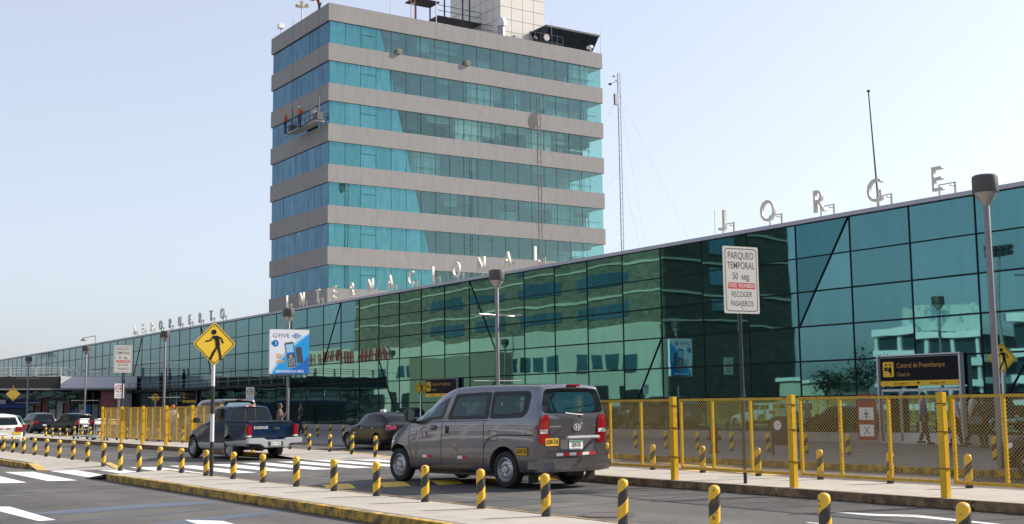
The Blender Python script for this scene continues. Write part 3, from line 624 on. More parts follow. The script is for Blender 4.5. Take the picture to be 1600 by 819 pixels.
# ================================================================== MASTS
def ladder_mast(name, label, x, y, z0, z1, wd, rung, mat, guys=()):
    t = thing(name, label, 'mast', (x, y, z0)); H_ = z1-z0
    c = [(-wd/2,0),(wd/2,0),(0,wd*.8)]
    for dx, dy in c: MB().tube((dx,dy,0), (dx,dy,H_), .028, 5).build('upright', mat, t)
    n = int(H_/rung); r_ = MB().tube((-wd/2,0,0), (wd/2,0,0), .016, 4).mesh('rung', mat)
    for i in range(n): link('rung', r_, t, loc=(0,0,i*rung+.1))
    for gz, (gx, gy) in guys: MB().tube((0,0,gz-z0), (gx,gy,0), .0045, 4).build('guy_wire', pm('wire_dark', (.10,.10,.11), .8), t)
    return t
mb = pm('mast_blue_grey', (.20,.25,.33), .5)
t = ladder_mast('lattice_mast', 'tall guyed lattice mast standing right of the tower', 60, 73.9, 7.96, 27.6, .22, .55, mb, ((26,(7,4)),(26,(9,-2)),(20,(6,3)),(20,(-6,6)),(14,(4,4)),(14,(-5,5)),(26,(-5,9))))
for a, b, c in ((-.9,.3,-.4),(-.45,.1,.0)): MB().tube((-.1,0,19.0), (a,0,19.0+c), .03, 5).build('boom', mb, t)
MB().lathe([(.02,0),(.14,.08),(.14,.16),(.02,.2)], 10, (-.9,0,18.5)).build('sensor', STL, t); MB().lathe([(.02,0),(.12,.08),(.12,.16),(.02,.2)], 10, (-.5,0,19.2)).build('sensor', pm('cream_plastic', (.5,.5,.4), .5), t)
MB().box(-.5,-.1,17.0,-.15,.1,17.9).build('panel_antenna', GALV, t)
fm = pm('mast_rust_grey', (.10,.085,.08), .6)
t = ladder_mast('dish_mast', 'thin lattice mast with a round grid dish standing in front of the tower', 49.2, 69.7, 7.96, 23.16, .26, .62, fm, ((22,(5,9)),(16,(5,7)),(22,(9,4)),(16,(7,2))))
MB().lathe([(.02,0),(.29,.03),(.52,.11),(.61,.20),(.59,.20),(.47,.11),(.02,.04)], 18, axis='x').build('dish', pm('dish_grey', (.34,.30,.27), .7), t, loc=(-.72,0,13.55), smooth=True)
for z in (13.2, 14.1): MB().tube((0,0,z), (-.3,0,z), .03, 5).build('bracket', fm, t)
MB().tube((-.3,0,13.2), (-.3,0,14.1), .03, 5).build('bracket', fm, t); MB().tube((-.3,0,13.6), (-.72,0,13.6), .03, 5).build('bracket', fm, t)
t = thing('flag_pole', 'tall slender dark pole on the terminal roof above the letter G', 'pole', (40, 32.6, 7.96))
MB().tube((0,0,0), (-.12,.22,6.25), .045, 8, .025).build('pole', pm('pole_blue_black', (.045,.06,.10), .5), t); MB().lathe([(.01,0),(.07,.05),(.07,.1),(.01,.14)], 10, (-.12,.22,6.22)).build('finial', BLACK, t)
t = thing('aerial_wire', 'very thin aerial on the roof edge left of the letter J', 'antenna', (34.5, 36.5, 8.0)); MB().tube((0,0,0),(0,0,1.35),.012,4).build('aerial', GALV, t)
MB().lathe([(.05,0),(.05,.15),(.01,.2)],8).build('base', GALV, t)
# roof edge lamp fittings near INTERNACIONAL
for i, (y, z) in enumerate(((107.5+15, 9.0),)):
    t = thing('roof_spotlight', 'small spotlight on a thin arm over the far terminal roof edge', 'lamp', (33.2, 126, 8.0)); MB().tube((0,-2,.8),(0,2.3,.8),.04,5).build('arm', GALV, t); MB().lathe([(.1,0),(.3,-.2),(.28,-.3),(.02,-.3)],10,(0,2.3,.8)).build('lamp_head', GALV, t); MB().tube((0,-2,.0),(0,-2,.8),.04,5).build('post', GALV, t)

# ================================================================== ROOF LETTERS
LET = pm('letter_cream', (.66,.61,.53), .5, var=.05, vs_=4); LSH = pm('letter_frame', (.35,.32,.28), .5)
WORDS = [('AEROPUERTO', 111.1, -2.445, 'far word above the terminal left end'), ('INTERNACIONAL', 76.95, -2.457, 'middle word in front of the tower'), ('JORGE', 34.8, -2.51, 'word at the right')]
def J_mesh():
    P = [(.12,.40),(.24,.40),(.24,-.22)] + [(.24-.16+.16*cos(a), -.22+.19*sin(a)*1.0) for a in [-i*pi/10 for i in range(1,7)]] + [(-.14,-.36),(-.10,-.27)] + [(.08+.045*cos(a), -.22+.075*sin(a)) for a in [-i*pi/10 for i in range(7,0,-1)]] + [(.12,-.22)]
    return MB().prism(P, -.075, .075).mesh('letter_body', LET)
for wd, ys, st_, where in WORDS:
    for i, ch in enumerate(wd):
        y = ys + i*st_
        nth = wd[:i+1].count(ch); same = wd.count(ch)
        q = '' if same == 1 else (ORD[nth-1]+' ')
        t = thing('roof_letter', 'cream roof letter %s, %sin the %s' % (ch, ('the '+q+ch+' ') if q else '', where), 'letter', (33.25, y, 8.07))
        me = J_mesh() if ch == 'J' else text_mesh(ch, 1.17, .06, 'CENTER', .86, bold=.0); me.materials.clear(); me.materials.append(LET)
        lb = link('letter_body', me, t); lb.matrix_local = face_m((0,0,.53), (0,-1,0))
        # outrigger: arm going back from the letter to a short post on the roof
        b = MB(); b.box(.055,-.62,.365,.085,.02,.395); b.box(.04,-.64,-.08,.09,-.59,.40); b.obox((.065,-.50,.29), (0,1,1), (1,0,0), (.03,.03,.26))
        b.box(.06,-.02,-.08,.10,.02,.40)
        b.build('bracket', LSH, t)

# ================================================================== STREET LAMPS
LH = pm('lamp_head_dark', (.060,.056,.054), .5, var=.1); LP = pm('lamp_pole', (.20,.185,.19), .45, .35, var=.1, vs_=3); LC = pm('lamp_cone', (.42,.39,.36), .35, .3)
def lamp_template():
    t = thing('street_lamp', 'x', 'street lamp', (0,0,0), group='drum headed street lamps along the terminal')
    MB().lathe([(.085,0),(.085,6.55),(.06,6.62)], 14).build('pole', LP, t, smooth=True)
    MB().lathe([(.16,0),(.16,.02),(.10,.06),(.10,.3)], 14).build('base', LP, t, smooth=True)
    MB().lathe([(.085,6.55),(.13,6.62),(.30,6.86),(.31,6.90),(.06,6.9)], 24).build('cone', LC, t, smooth=True)
    MB().lathe([(.05,6.89),(.335,6.885),(.342,6.93),(.342,7.25),(.332,7.30),(.29,7.33),(.02,7.35)], 28).build('drum_head', LH, t, smooth=True)
    return t
L0 = lamp_template()
def arms(t, z, two=True):
    for a in ((.35, -.30) if two else (.1,)):
        d = Vector((cos(a), -sin(a)*.9, 0)); d = Vector((d.x, d.y, 0)); MB().tube(tuple(-d*1.15+Vector((0,0,z))), tuple(d*1.15+Vector((0,0,z))), .025, 6).build('cross_arm', LC, t)
LL = [((21.9, 15.16), .817, 'nearest street lamp with a black drum head, at the right edge of the photo', 0),
      ((21.9, 33.57), .796, 'street lamp with crossed arms rising behind the grey van', 1),
      ((21.9, 50.5), .785, 'street lamp carrying the blue phone banner', 0),
      ((21.9, 67.5), .78, 'street lamp left of the large yellow pedestrian sign', 2),
      ((21.9, 83.9), .771, 'street lamp right of the dark elevated walkway fascia', 2),
      ((21.9, 100.7), .76, 'farthest street lamp, near the left edge of the photo', 2)]
for i, ((x, y), sz, lab, ar) in enumerate(LL):
    t = L0 if i == 0 else copy_tree(L0)
    t.location = (x, y, .13); t.scale = (.755, .755, sz); t['label'] = lab
    LL[i] = t
for i, t in enumerate(LL):
    if i == 1: arms(t, 5.45); arms(t, 2.75, False)
    if i in (3, 4, 5): arms(t, 5.1, False); arms(t, 2.6, False)
bpy.context.view_layer.update()
# ================================================================== BANNER
bn = thing('phone_banner', 'blue and white advertising banner of a mobile phone fixed on a lamp post', 'banner', (21.86, 50.36, 2.99)); bn.scale = (.755,)*3
M4 = face_m((0,-.14,0), (.995,-.10,0)); Wb, Hb = 2.36, 2.58
BWH = pm('banner_white', (.90,.91,.93), .5); BB1 = pm('banner_blue', (.01,.38,.85), .5); BB2 = pm('banner_deep_blue', (.01,.17,.58), .5); BB3 = pm('banner_light_blue', (.36,.66,.92), .5)
place(MB().box(-Wb/2, 0, -.20, Wb/2, Hb, 0).build('panel', BWH, bn), M4)
for z in (-.02, Hb): place(MB().box(-Wb/2-.05, z-.03, -.12, Wb/2+.05, z+.03, -.06).build('frame_bar', GALV, bn), M4)
M4 = M4 @ Matrix.Diagonal((1,1,.12,1))
def arc(x0, y0, x1, y1, b, n=10): return [(x0+(x1-x0)*i/n + b[0]*4*(i/n)*(1-i/n), y0+(y1-y0)*i/n + b[1]*4*(i/n)*(1-i/n)) for i in range(n+1)]
hw = Wb/2
place(flat([(-hw,.0)]+[(hw,0),(hw,Hb*.93)]+arc(hw,Hb*.93,-hw+.05,.05,(-.16,.22)), .004, .008).build('swoosh', BB3, bn), M4)
place(flat([(-hw+.12,.0)]+[(hw,0),(hw,Hb*.90)]+arc(hw,Hb*.90,-hw+.12,.0,(-.12,.13)), .009, .012).build('swoosh', BB1, bn), M4)
place(flat([(-hw+.3,0),(hw,0),(hw,Hb*.42)]+arc(hw,Hb*.42,-hw+.3,0,(.25,-.10)), .013, .016).build('swoosh', BB2, bn), M4)
GRY = pm('banner_text_grey', (.10,.10,.13), .5)
text("G'FIVE", GRY, bn, M4, -.52, Hb*.86, .02, .34, sx=1.1); 
for i, (h, c) in enumerate(((.12,BB2),(.24,BB2),(.34,GRY),(.36,BB1),(.22,BB2),(.12,BB1))):
    place(flat(rrect(.14+i*.10, Hb*.86-h/2, .20+i*.10, Hb*.86+h/2, .02), .017, .02).build('logo_bar', c, bn), M4)
place(flat([(-.86+.2*cos(a*pi/8), Hb*.69+.2*sin(a*pi/8)) for a in range(16)], .017, .02).build('round_badge', BB2, bn), M4)
place(flat(rrect(-1.1, Hb*.66, -.86, Hb*.72, .01), .017, .02).build('badge_tail', BB1, bn), M4)
text('5', BWH, bn, M4, -.84, Hb*.69, .022, .26)
PHG = pm('phone_grey', (.10,.10,.105), .35, .3); PHS = pm('phone_silver', (.5,.5,.5), .3, .4)
c2, s2 = cos(.15), sin(.15)
R2 = lambda P, ox, oy, s=1: [(ox+(x*c2-y*s2)*s, oy+(x*s2+y*c2)*s) for x, y in P]
place(flat(R2(rrect(-.28,-.75,.28,.75,.08), .05, 1.12), .020, .026).build('phone', PHS, bn), M4)
place(flat(R2(rrect(-.25,-.70,.27,.72,.07), .06, 1.12), .027, .030).build('phone_front', PHG, bn), M4)
place(flat(R2(rrect(-.21,.02,.22,.62,.02), .06, 1.12), .031, .033).build('phone_screen', BB3, bn), M4)
place(flat(R2(rrect(-.20,.02,.22,.14,.01), .06, 1.12), .034, .035).build('phone_screen_band', BB2, bn), M4)
for r in range(4):
    for c in range(3): place(flat(R2(rrect(-.19+c*.145,-.62+r*.11,-.08+c*.145,-.55+r*.11,.01), .06, 1.12), .031, .034).build('phone_key', PHS, bn), M4)
place(flat(R2([(.1*cos(a*pi/6), -.1+.1*sin(a*pi/6)) for a in range(12)], .06, 1.12), .031, .034).build('phone_dial', PHS, bn), M4)
place(flat(R2(rrect(.42,-.45,.78,.5,.06), .0, 1.0), .017, .022).build('second_phone', PHG, bn), M4)
OR = pm('banner_orange', (.75,.38,.03), .5)
for i, y in enumerate((1.10, 1.0, .90, .72, .64)): place(flat(rrect(-.80, y, -.48+.04*(i % 2)+(.14 if i > 2 else 0), y+.06, .01), .017, .02).build('price_text_line', OR, bn), M4)
text('BIENVENIDOS A PERÚ', BWH, bn, M4, .02, .15, .022, .20, sx=.86, bold=.004)
# ================================================================== SIGNS
def sign_post(parent, h, r, mat, z0=0, x=0, y=0): return MB().tube((x,y,z0), (x,y,h), r, 10).build('post', mat, parent, smooth=True)
GREYT = pm('sign_lettering', (.075,.08,.075), .5); SWH = pm('parking_sign_white', (.66,.63,.56), .45, var=.02)
def parqueo(x, y, rotdir, label, W=.76, H=1.19, z=3.10):
    s = thing('parking_sign', label, 'sign', (x, y, .13)); sign_post(s, z+H*.5, .032, pm('post_black', (.022,.020,.022), .45), 0)
    M4 = face_m((-.03,-.08, z-.13), rotdir)
    place(MB().prism(rrect(-W/2,0,W/2,H,.03), 0, .02).build('board', SWH, s), M4)
    M4 = M4 @ Matrix.Translation((0,0,.02)) @ Matrix.Diagonal((1,1,.2,1)) @ Matrix.Translation((0,0,-.02))
    b = MB(); out = rrect(-W/2+.035,.035,W/2-.035,H-.035,.06); inn = rrect(-W/2+.05,.05,W/2-.05,H-.05,.05); n = len(out)
    b.add([(a, c, .0225) for a, c in out+inn], [(i, (i+1) % n, n+(i+1) % n, n+i) for i in range(n)]); place(b.build('border', GREYT, s), M4)
    place(flat(rrect(-W/2+.09, .435, W/2-.085, .545, .004), .021, .023).build('red_band', pm('band_red', (.62,.03,.035), .5), s), M4)
    for txt, yy, sz, sx in (('PARQUEO',1.02,.175,.70), ('TEMPORAL',.845,.175,.68), ('50  seg.',.655,.175,.72)): text(txt, GREYT, s, M4, 0, yy, .023, sz, sx=sx, bold=.0015)
    text('TAXIS  PROHIBIDO', SWH, s, M4, 0, .49, .025, .10, sx=.66, bold=.002)
    for txt, yy in (('RECOGER',.335), ('PASAJEROS',.17)): text(txt, GREYT, s, M4, 0, yy, .023, .140, sx=.72, bold=.001)
    for a, c in ((.02,H-.08),(.02,.08)): place(flat([(a+.012*cos(i*pi/3), c+.012*sin(i*pi/3)) for i in range(6)], .02, .026).build('bolt', GALV, s), M4)
    return s
parqueo(15.4, 15.73, (.991,-.13,0), 'tall white parking sign with red band on a black post by the right fence')
parqueo(15.5, 53.4, (.995,-.10,0), 'distant white parking sign with red band above the left fence')
def ped_fig(parent, M4, s, off, mat, cy=0):
    P = lambda L: [(x*s, y*s+cy) for x, y in L]
    figs = [('head', [(-.015+.055*cos(i*pi/6), .245+.055*sin(i*pi/6)) for i in range(12)]),
            ('torso', [(-.03,.165),(.045,.175),(.085,.15),(.12,-.02),(.10,-.06),(.03,-.06),(.01,.08),(-.045,.13)]),
            ('arm', [(-.02,.17),(-.07,.06),(-.19,.035),(-.19,.065),(-.09,.085),(-.05,.155)]),
            ('arm', [(.05,.175),(.155,.125),(.20,.02),(.17,.01),(.13,.10),(.06,.14)]),
            ('leg', [(.03,-.06),(.07,-.07),(.0,-.20),(-.07,-.34),(-.115,-.32),(-.05,-.18)]),
            ('leg', [(.05,-.05),(.11,-.05),(.14,-.20),(.165,-.34),(.12,-.34),(.09,-.20)])]
    for nm, p in figs: place(flat(P(p), off, off+.002).build('pictogram_'+nm, mat, parent), M4)
PSY = pm('warning_yellow', (.78,.50,.025), .5, var=.03)
def ped_sign(x, y, zc, side, label, rotdir=(1,-.03,0), z0=.13, striped=False, post=.03):
    s = thing('pedestrian_sign', label, 'sign', (x, y, z0)); d = side/sqrt(2); hz = zc-z0
    if striped:
        zz = 0; i = 0; hs = [.55,.55,.56,.52]
        edges_ = [0, .72, 1.30, 1.88, 2.48, hz+.3]
        for i in range(5):
            MB().tube((0,.04,edges_[i]), (0,.04,edges_[i+1]), .042, 12).build('post_band', BLACK if i % 2 == 0 else pm('post_white', (.62,.58,.60), .5), s, smooth=True)
    else: sign_post(s, hz, post, WHT if post > .025 else GALV)
    M4 = face_m((0,-.02,hz), rotdir)
    place(MB().prism(rnd_poly([(-d,0),(0,-d),(d,0),(0,d)], .06), -.006, .006).build('board', PSY, s), M4)
    o1 = rnd_poly([(-d+.03,0),(0,-d+.03),(d-.03,0),(0,d-.03)], .05); o2 = rnd_poly([(-d+.05,0),(0,-d+.05),(d-.05,0),(0,d-.05)], .045); n = len(o1)
    b = MB().add([(a, c, .0085) for a, c in o1+o2], [(i, (i+1) % n, n+(i+1) % n, n+i) for i in range(n)]); place(b.build('border', BLK, s), M4)
    ped_fig(s, M4, side/.65, .009, BLK)
    for c in (-.36, .36): place(flat([(.01*cos(i*pi/3), c*side/.65+.01*sin(i*pi/3)) for i in range(6)], .006, .012).build('bolt', GALV, s), M4)
    return s
ped_sign(9.16, 25.0, 2.90, .66, 'large yellow pedestrian crossing diamond on a black and white striped post on the near median', striped=True)
ped_sign(31.0, 54.75, 2.44, .55, 'small yellow pedestrian diamond beside the windscreen of the grey van')
ped_sign(31.0, 97.7, 2.40, .58, 'small yellow pedestrian diamond seen above the van behind the left fence')
ped_sign(29.6, 20.3, 2.64, .60, 'yellow pedestrian diamond half hidden by the nearest lamp post', rotdir=(.9,-.43,0))
ped_sign(31.0, 140, 2.45, 1.3, 'faint small yellow diamond far left under the bridge')
s = thing('height_sign', 'yellow diamond height sign hung below the elevated walkway at the left edge', 'sign', (22.7, 109.7, 2.9))
place(MB().prism(rnd_poly([(-.58,0),(0,-.58),(.58,0),(0,.58)], .06), -.01, .01).build('board', pm('dull_orange_yellow', (.50,.30,.04), .6), s), face_m((0,0,0), (1,0,0))); 
for c in (.38, -.38): place(flat([(-.1,c+.05*(1 if c > 0 else -1)),(.1,c+.05*(1 if c > 0 else -1)),(0,c-.06*(1 if c > 0 else -1))], .012, .016).build('arrow', BLK, s), face_m((0,0,0), (1,0,0)))
MB().tube((0,.05,.6), (0,.05,.75), .03, 6).build('hanger', GALV, s)
def speed15(x, y, zt, label):
    s = thing('speed_sign', label, 'sign', (x, y, .13)); sign_post(s, zt-.3, .03, GALV); M4 = face_m((0,-.04,zt-.72-.13), (1,-.06,0)) @ Matrix.Scale(.76, 4)
    place(MB().prism(rrect(-.29,0,.29,.92,.03), 0, .015).build('board', WSG, s), M4)
    o1 = [(.24*cos(i*pi/12), .60+.24*sin(i*pi/12)) for i in range(24)]; o2 = [(.185*cos(i*pi/12), .60+.185*sin(i*pi/12)) for i in range(24)]
    place(MB().add([(a, c, .018) for a, c in o1+o2], [(i, (i+1) % 24, 24+(i+1) % 24, 24+i) for i in range(24)]).build('red_ring', REDP, s), M4)
    text('15', BLK, s, M4, 0, .60, .019, .26, bold=.006); text('VELOCIDAD', BLK, s, M4, 0, .25, .018, .09, sx=.9); text('MÁXIMA', BLK, s, M4, 0, .12, .018, .11, sx=.9)
speed15(25.0, 62.7, 2.65, 'white speed limit 15 sign above the cab of the blue pickup')
speed15(17.0, 59.1, 2.78, 'white speed limit 15 sign below the distant parking sign')
# red information board at the wall
s = thing('notice_board', 'red and white notice board standing by the entrance behind the fence', 'notice board', (32.2, 27.2, .13)); M4 = face_m((0,0,0), (0,-1,0))
place(MB().box(-.36,.12,-.05,.36,1.62,0).build('board', pm('notice_red', (.26,.01,.02), .5), s), M4)
place(flat(rrect(-.3,.95,.3,1.2,.01) if 0 else rrect(-.3,.78,.3,1.18,.01), .002, .006).build('notice', WSG, s), M4); place(flat(rrect(-.29,.24,.29,.62,.01), .002, .006).build('notice', WSG, s), M4)
place(flat(rrect(-.3,1.4,.3,1.55,.01), .002, .006).build('header', pm('notice_navy', (.03,.02,.12), .5), s), M4)
for (a,b_,c,d) in ((-.02,.80,.02,1.12),(-.12,.95,.12,.985),(-.2,.86,.2,.875)): place(flat([(a,b_),(c,b_),(c,d),(a,d)], .007, .009).build('notice_mark', BLK, s), M4)
for sg in (1,-1): place(flat([(-.12*sg,.30),(-.09*sg,.30),(.12*sg,.56),(.09*sg,.56)], .007, .009).build('notice_mark', BLK, s), M4)
for x in (-.3,.3): place(MB().tube((x,0,-.03),(x,.13,-.03),.02,6).build('leg', GALV, s), M4)

# ================================================================== FENCE
def fence_panel_wires(L, h, pitch=.056, r=.0029):
    """chain link: two families of diagonal wires clipped to the panel; local x along, z up"""
    b = MB(); s = -h
    while s < L:
        for sg in (1, -1):
            # line x = s + t, z = t (sg=1) ; z = h - t (sg=-1)
            t0 = max(0, -s); t1 = min(h, L-s)
            if t1-t0 > .02:
                z0, z1 = (t0, t1) if sg == 1 else (h-t0, h-t1)
                y = .002*sg
                p = Vector((s+t0, y, z0)); q = Vector((s+t1, y, z1)); k = (q-p).normalized().cross(Vector((0,1,0)))*r
                b.add([p+k, p-k*.5+Vector((0,r,0)), p-k*.5-Vector((0,r,0)), q+k, q-k*.5+Vector((0,r,0)), q-k*.5-Vector((0,r,0))], [(0,1,4,3),(1,2,5,4),(2,0,3,5)])
        s += pitch
    return b
def fence(name, label, ys, x=15.25, h0=.20, h1=1.49):
    f = thing(name, label, 'fence', (x, ys[0], .13)); d = ys[1]-ys[0]; L = abs(d)
    sg = 1 if d > 0 else -1
    post = MB().box(-.055,-.055,0,.055,.055,1.53).mesh('post', FENY, bevel=.008)
    fr = MB(); X0, X1 = .10, L-.10
    rail = MB().box(.10,-.022,h1-.045,L-.10,.022,h1).mesh('rail', FENR); raill = MB().box(.10,-.022,h0,L-.10,.022,h0+.045).mesh('rail', FENR)
    up1 = MB().box(-.022,-.022,h0,.022,.022,h1).mesh('upright', FENY)
    wires = fence_panel_wires(L-.2, h1-h0-.04).mesh('chain_link', MESHY)
    strap = MB().box(-.062,-.07,0,.062,.07,.012).mesh('strap', pm('strap_brown', (.10,.06,.02), .6))
    R_ = radians(90 if sg > 0 else -90)
    for i, y in enumerate(ys):
        Y = y-ys[0]; link('post', post, f, loc=(0, Y, 0))
        for z in (.42, .95, 1.36): link('strap', strap, f, loc=(0, Y, z))
        if i == len(ys)-1: break
        link('rail', rail, f, loc=(.09, Y, 0), rot=R_); link('rail', raill, f, loc=(.09, Y, 0), rot=R_)
        for s_ in (.12, L*.35, L*.675, L-.12): link('upright', up1, f, loc=(.09, Y+sg*s_, 0))
        c = link('chain_link', wires, f, loc=(.09, Y+sg*.10, h0+.02), rot=R_); c['kind'] = 'stuff'
    return f
fence('yellow_fence', 'yellow chain link fence on the median right of the grey van', [14.45+2.96*k for k in (-3,-2,-1,0,1,2,3)])
fence('yellow_fence', 'yellow chain link fence on the far left part of the median, behind the pickup', [37.9+2.92*k for k in range(0, 7)])
# ================================================================== BOLLARDS
def stripe_mat():
    M = pm('bollard_paint', (.5,.3,.03), .45); t = M.node_tree; b = t.nodes['Principled BSDF']
    tc = N(t, 'ShaderNodeTexCoord'); sp = N(t, 'ShaderNodeSeparateXYZ'); t.links.new(tc.outputs['Object'], sp.inputs[0])
    at = N(t, 'ShaderNodeMath', operation='ARCTAN2'); t.links.new(sp.outputs[1], at.inputs[0]); t.links.new(sp.outputs[0], at.inputs[1])
    a1 = N(t, 'ShaderNodeMath', operation='MULTIPLY'); a1.inputs[1].default_value = -1/(2*pi); t.links.new(at.outputs[0], a1.inputs[0])
    z1 = N(t, 'ShaderNodeMath', operation='DIVIDE'); z1.inputs[1].default_value = .31; t.links.new(sp.outputs[2], z1.inputs[0])
    ad = N(t, 'ShaderNodeMath', operation='ADD'); t.links.new(a1.outputs[0], ad.inputs[0]); t.links.new(z1.outputs[0], ad.inputs[1])
    nz = N(t, 'ShaderNodeTexNoise'); nz.inputs['Scale'].default_value = 14; t.links.new(tc.outputs['Object'], nz.inputs['Vector'])
    nn = N(t, 'ShaderNodeMath', operation='MULTIPLY_ADD'); nn.inputs[1].default_value = .10; nn.inputs[2].default_value = -.05; t.links.new(nz.outputs[0], nn.inputs[0])
    ad2 = N(t, 'ShaderNodeMath', operation='ADD'); t.links.new(ad.outputs[0], ad2.inputs[0]); t.links.new(nn.outputs[0], ad2.inputs[1])
    fr = N(t, 'ShaderNodeMath', operation='FRACT'); t.links.new(ad2.outputs[0], fr.inputs[0])
    gt = N(t, 'ShaderNodeMath', operation='GREATER_THAN'); gt.inputs[1].default_value = .5; t.links.new(fr.outputs[0], gt.inputs[0])
    # top always yellow
    tp_ = N(t, 'ShaderNodeMath', operation='GREATER_THAN'); tp_.inputs[1].default_value = .47; t.links.new(sp.outputs[2], tp_.inputs[0])
    mxx = N(t, 'ShaderNodeMath', operation='MAXIMUM'); t.links.new(gt.outputs[0], mxx.inputs[0]); t.links.new(tp_.outputs[0], mxx.inputs[1])
    mx = N(t, 'ShaderNodeMix', data_type='RGBA'); mx.inputs['A'].default_value = (.03,.029,.03,1); mx.inputs['B'].default_value = (.68,.40,.02,1); t.links.new(mxx.outputs[0], mx.inputs['Factor'])
    # chips and grime
    oi = N(t, 'ShaderNodeObjectInfo'); n3 = N(t, 'ShaderNodeTexNoise', noise_dimensions='4D'); n3.inputs['Scale'].default_value = 11; n3.inputs['Detail'].default_value = 5; n3.inputs['Roughness'].default_value = .75
    t.links.new(tc.outputs['Object'], n3.inputs['Vector']); wq = N(t, 'ShaderNodeMath', operation='MULTIPLY'); wq.inputs[1].default_value = 40; t.links.new(oi.outputs['Random'], wq.inputs[0]); t.links.new(wq.outputs[0], n3.inputs['W'])
    r = N(t, 'ShaderNodeValToRGB'); r.color_ramp.elements[0].position = .565; r.color_ramp.elements[1].position = .61; r.color_ramp.elements[0].color = (0,0,0,1); t.links.new(n3.outputs[0], r.inputs[0])
    m2 = N(t, 'ShaderNodeMix', data_type='RGBA'); m2.inputs['B'].default_value = (.09,.065,.035,1); t.links.new(mx.outputs['Result'], m2.inputs['A']); t.links.new(r.outputs[0], m2.inputs['Factor'])
    t.links.new(m2.outputs['Result'], b.inputs['Base Color']); return M
BPM = stripe_mat()
bprof = [(.0615,-.15),(.0615,.485),(.060,.505),(.052,.525),(.036,.538),(.018,.545),(.002,.547)]
me_b = MB().lathe(bprof, 20).mesh('bollard', BPM, smooth=True)
bot = pm('bollard_foot_black', (.02,.02,.02), .7)
nb = [0]
def bollard(x, y, z, label, group, s=1.0):
    o = link('bollard', me_b, None, loc=(x, y, z), rot=radians(-62)+random.uniform(-.25,.25)); o.scale = (1,1,s); nb[0] += 1
    o.rotation_euler[0] = random.gauss(0,.016); o.rotation_euler[1] = random.gauss(0,.016)
    tag(o, label, 'bollard', group)
for k in range(-5, 22):
    y = 12.93+1.55*k
    if y > 47: break
    gap = 29.4 < y < 33.7
    
    lab = 'striped bollard %s, %s from the right on the near median' % ('in the crosswalk gap' if gap else 'on the pavement edge', ORD[k+4])
    bollard(9.15, y, .0 if gap else .13, lab, 'striped bollards along the near median', 1.22 if gap else 1.0)
k = 0
for i in range(0, 44):
    y = 12.45+1.56*i
    if 24 < y < 30.5 or y > 74: continue
    ingap = 30.5 < y < 36
    bollard(17.0 if y > 30 else 17.12, y, .13 if not (68.0 < y < 76) else 0, 'striped bollard on the fence median, %s counted from the right edge' % ORD[k], 'striped bollards along the fence median'); k += 1
for k, y in enumerate([17.6,21.94,23.39,24.8,26.25,27.7,29.15,30.6,32.0,33.4,34.9,36.3,37.7,39.2,40.6,42,43.4,44.8,46.2,47.6,49.0,50.4,51.76,53.14,54.54,55.9,57.3,58.7] + [66+1.45*i for i in range(16)]):
    bollard(25.2, y, .13, 'striped bollard on the shaded terminal pavement, %s from the right' % ORD[k], 'striped bollards on the terminal pavement')
# ================================================================== HYDRANT AND BIN
hy = thing('fire_hydrant', 'dark red fire hydrant on the terminal pavement seen through the fence', 'fire hydrant', (23.9, 25.6, .13))
HR = pm('hydrant_red', (.12,.008,.010), .5)
MB().lathe([(.15,0),(.15,.05),(.10,.07),(.10,.50),(.13,.53),(.13,.58),(.11,.66),(.05,.74),(.03,.76),(.03,.81),(.005,.82)], 16).build('barrel', HR, hy, smooth=True)
MB().tube((-.22,0,.42),(.22,0,.42),.055,10).build('side_outlet', HR, hy); MB().tube((0,-.24,.42),(0,0,.42),.07,10).build('front_outlet', HR, hy); MB().lathe([(.06,0),(.06,.05)],6,(0,0,.78)).build('nut', HR, hy)
bi = thing('litter_bin', 'black litter bin with a round white logo on two legs behind the fence', 'litter bin', (24.15, 23.2, .13))
MB().prism(rrect(-.40,-.02,.40,.82,.16), -.2, .2, 'y').build('bin_body', pm('bin_black', (.022,.018,.024), .4), bi, loc=(0,0,.32))
for x in (-.40,.40): MB().box(x-.03,-.05,0,x+.03,.05,1.1).build('leg', BLACK, bi)
place(flat([(.14*cos(i*pi/10), .14*sin(i*pi/10)) for i in range(20)], 0, .006).build('round_logo', WSG, bi), face_m((-.26,-.21,.88), (1,0,0)))
text('17', BLK, bi, face_m((-.26,-.22,.88), (1,0,0)), 0, 0, .008, .12)
bi.rotation_euler[2] = radians(-32); bi.scale = (.72,.8,.9)
# ================================================================== LUGGAGE TROLLEYS
def trolley(label, x, y, r, top):
    t = thing('luggage_trolley', label, 'trolley', (x, y, .13), r, 'luggage trolleys left of the fence')
    S = pm('trolley_steel', (.42,.40,.38), .4, .6)
    b = MB()
    for sy in (-.26, .26):
        b.tube((-.42,sy,.12),(.42,sy*.7,.12),.02,6); b.tube((-.42,sy,.12),(-.52,sy,.95),.02,6); b.tube((-.35,sy,.12),(-.47,0,.62),.014,5)
    for z in (.95,): b.tube((-.52,-.26,z),(-.52,.26,z),.024,6)
    b.tube((-.45,-.26,.45),(-.45,.26,.45),.016,5); b.tube((.42,-.19,.12),(.42,.19,.12),.02,6); b.build('frame', S, t, smooth=True)
    MB().box(-.40,-.24,.135,.40,.20,.155).build('deck', S, t); MB().box(-.50,-.27,.72,-.46,.27,.94).build('advert_panel', top, t)
    MB().box(-.62,-.24,.70,-.50,.24,.76).build('basket', S, t)
    w_ = MB().lathe([(.02,-.02),(.06,-.02),(.06,.02),(.02,.02)], 12, axis='y').mesh('wheel', RUB)
    for a, c in ((-.38,-.24),(-.38,.24),(.36,0)): link('wheel', w_, t, loc=(a,c,.06))
tb = pm('tan_panel', (.50,.30,.12), .6)
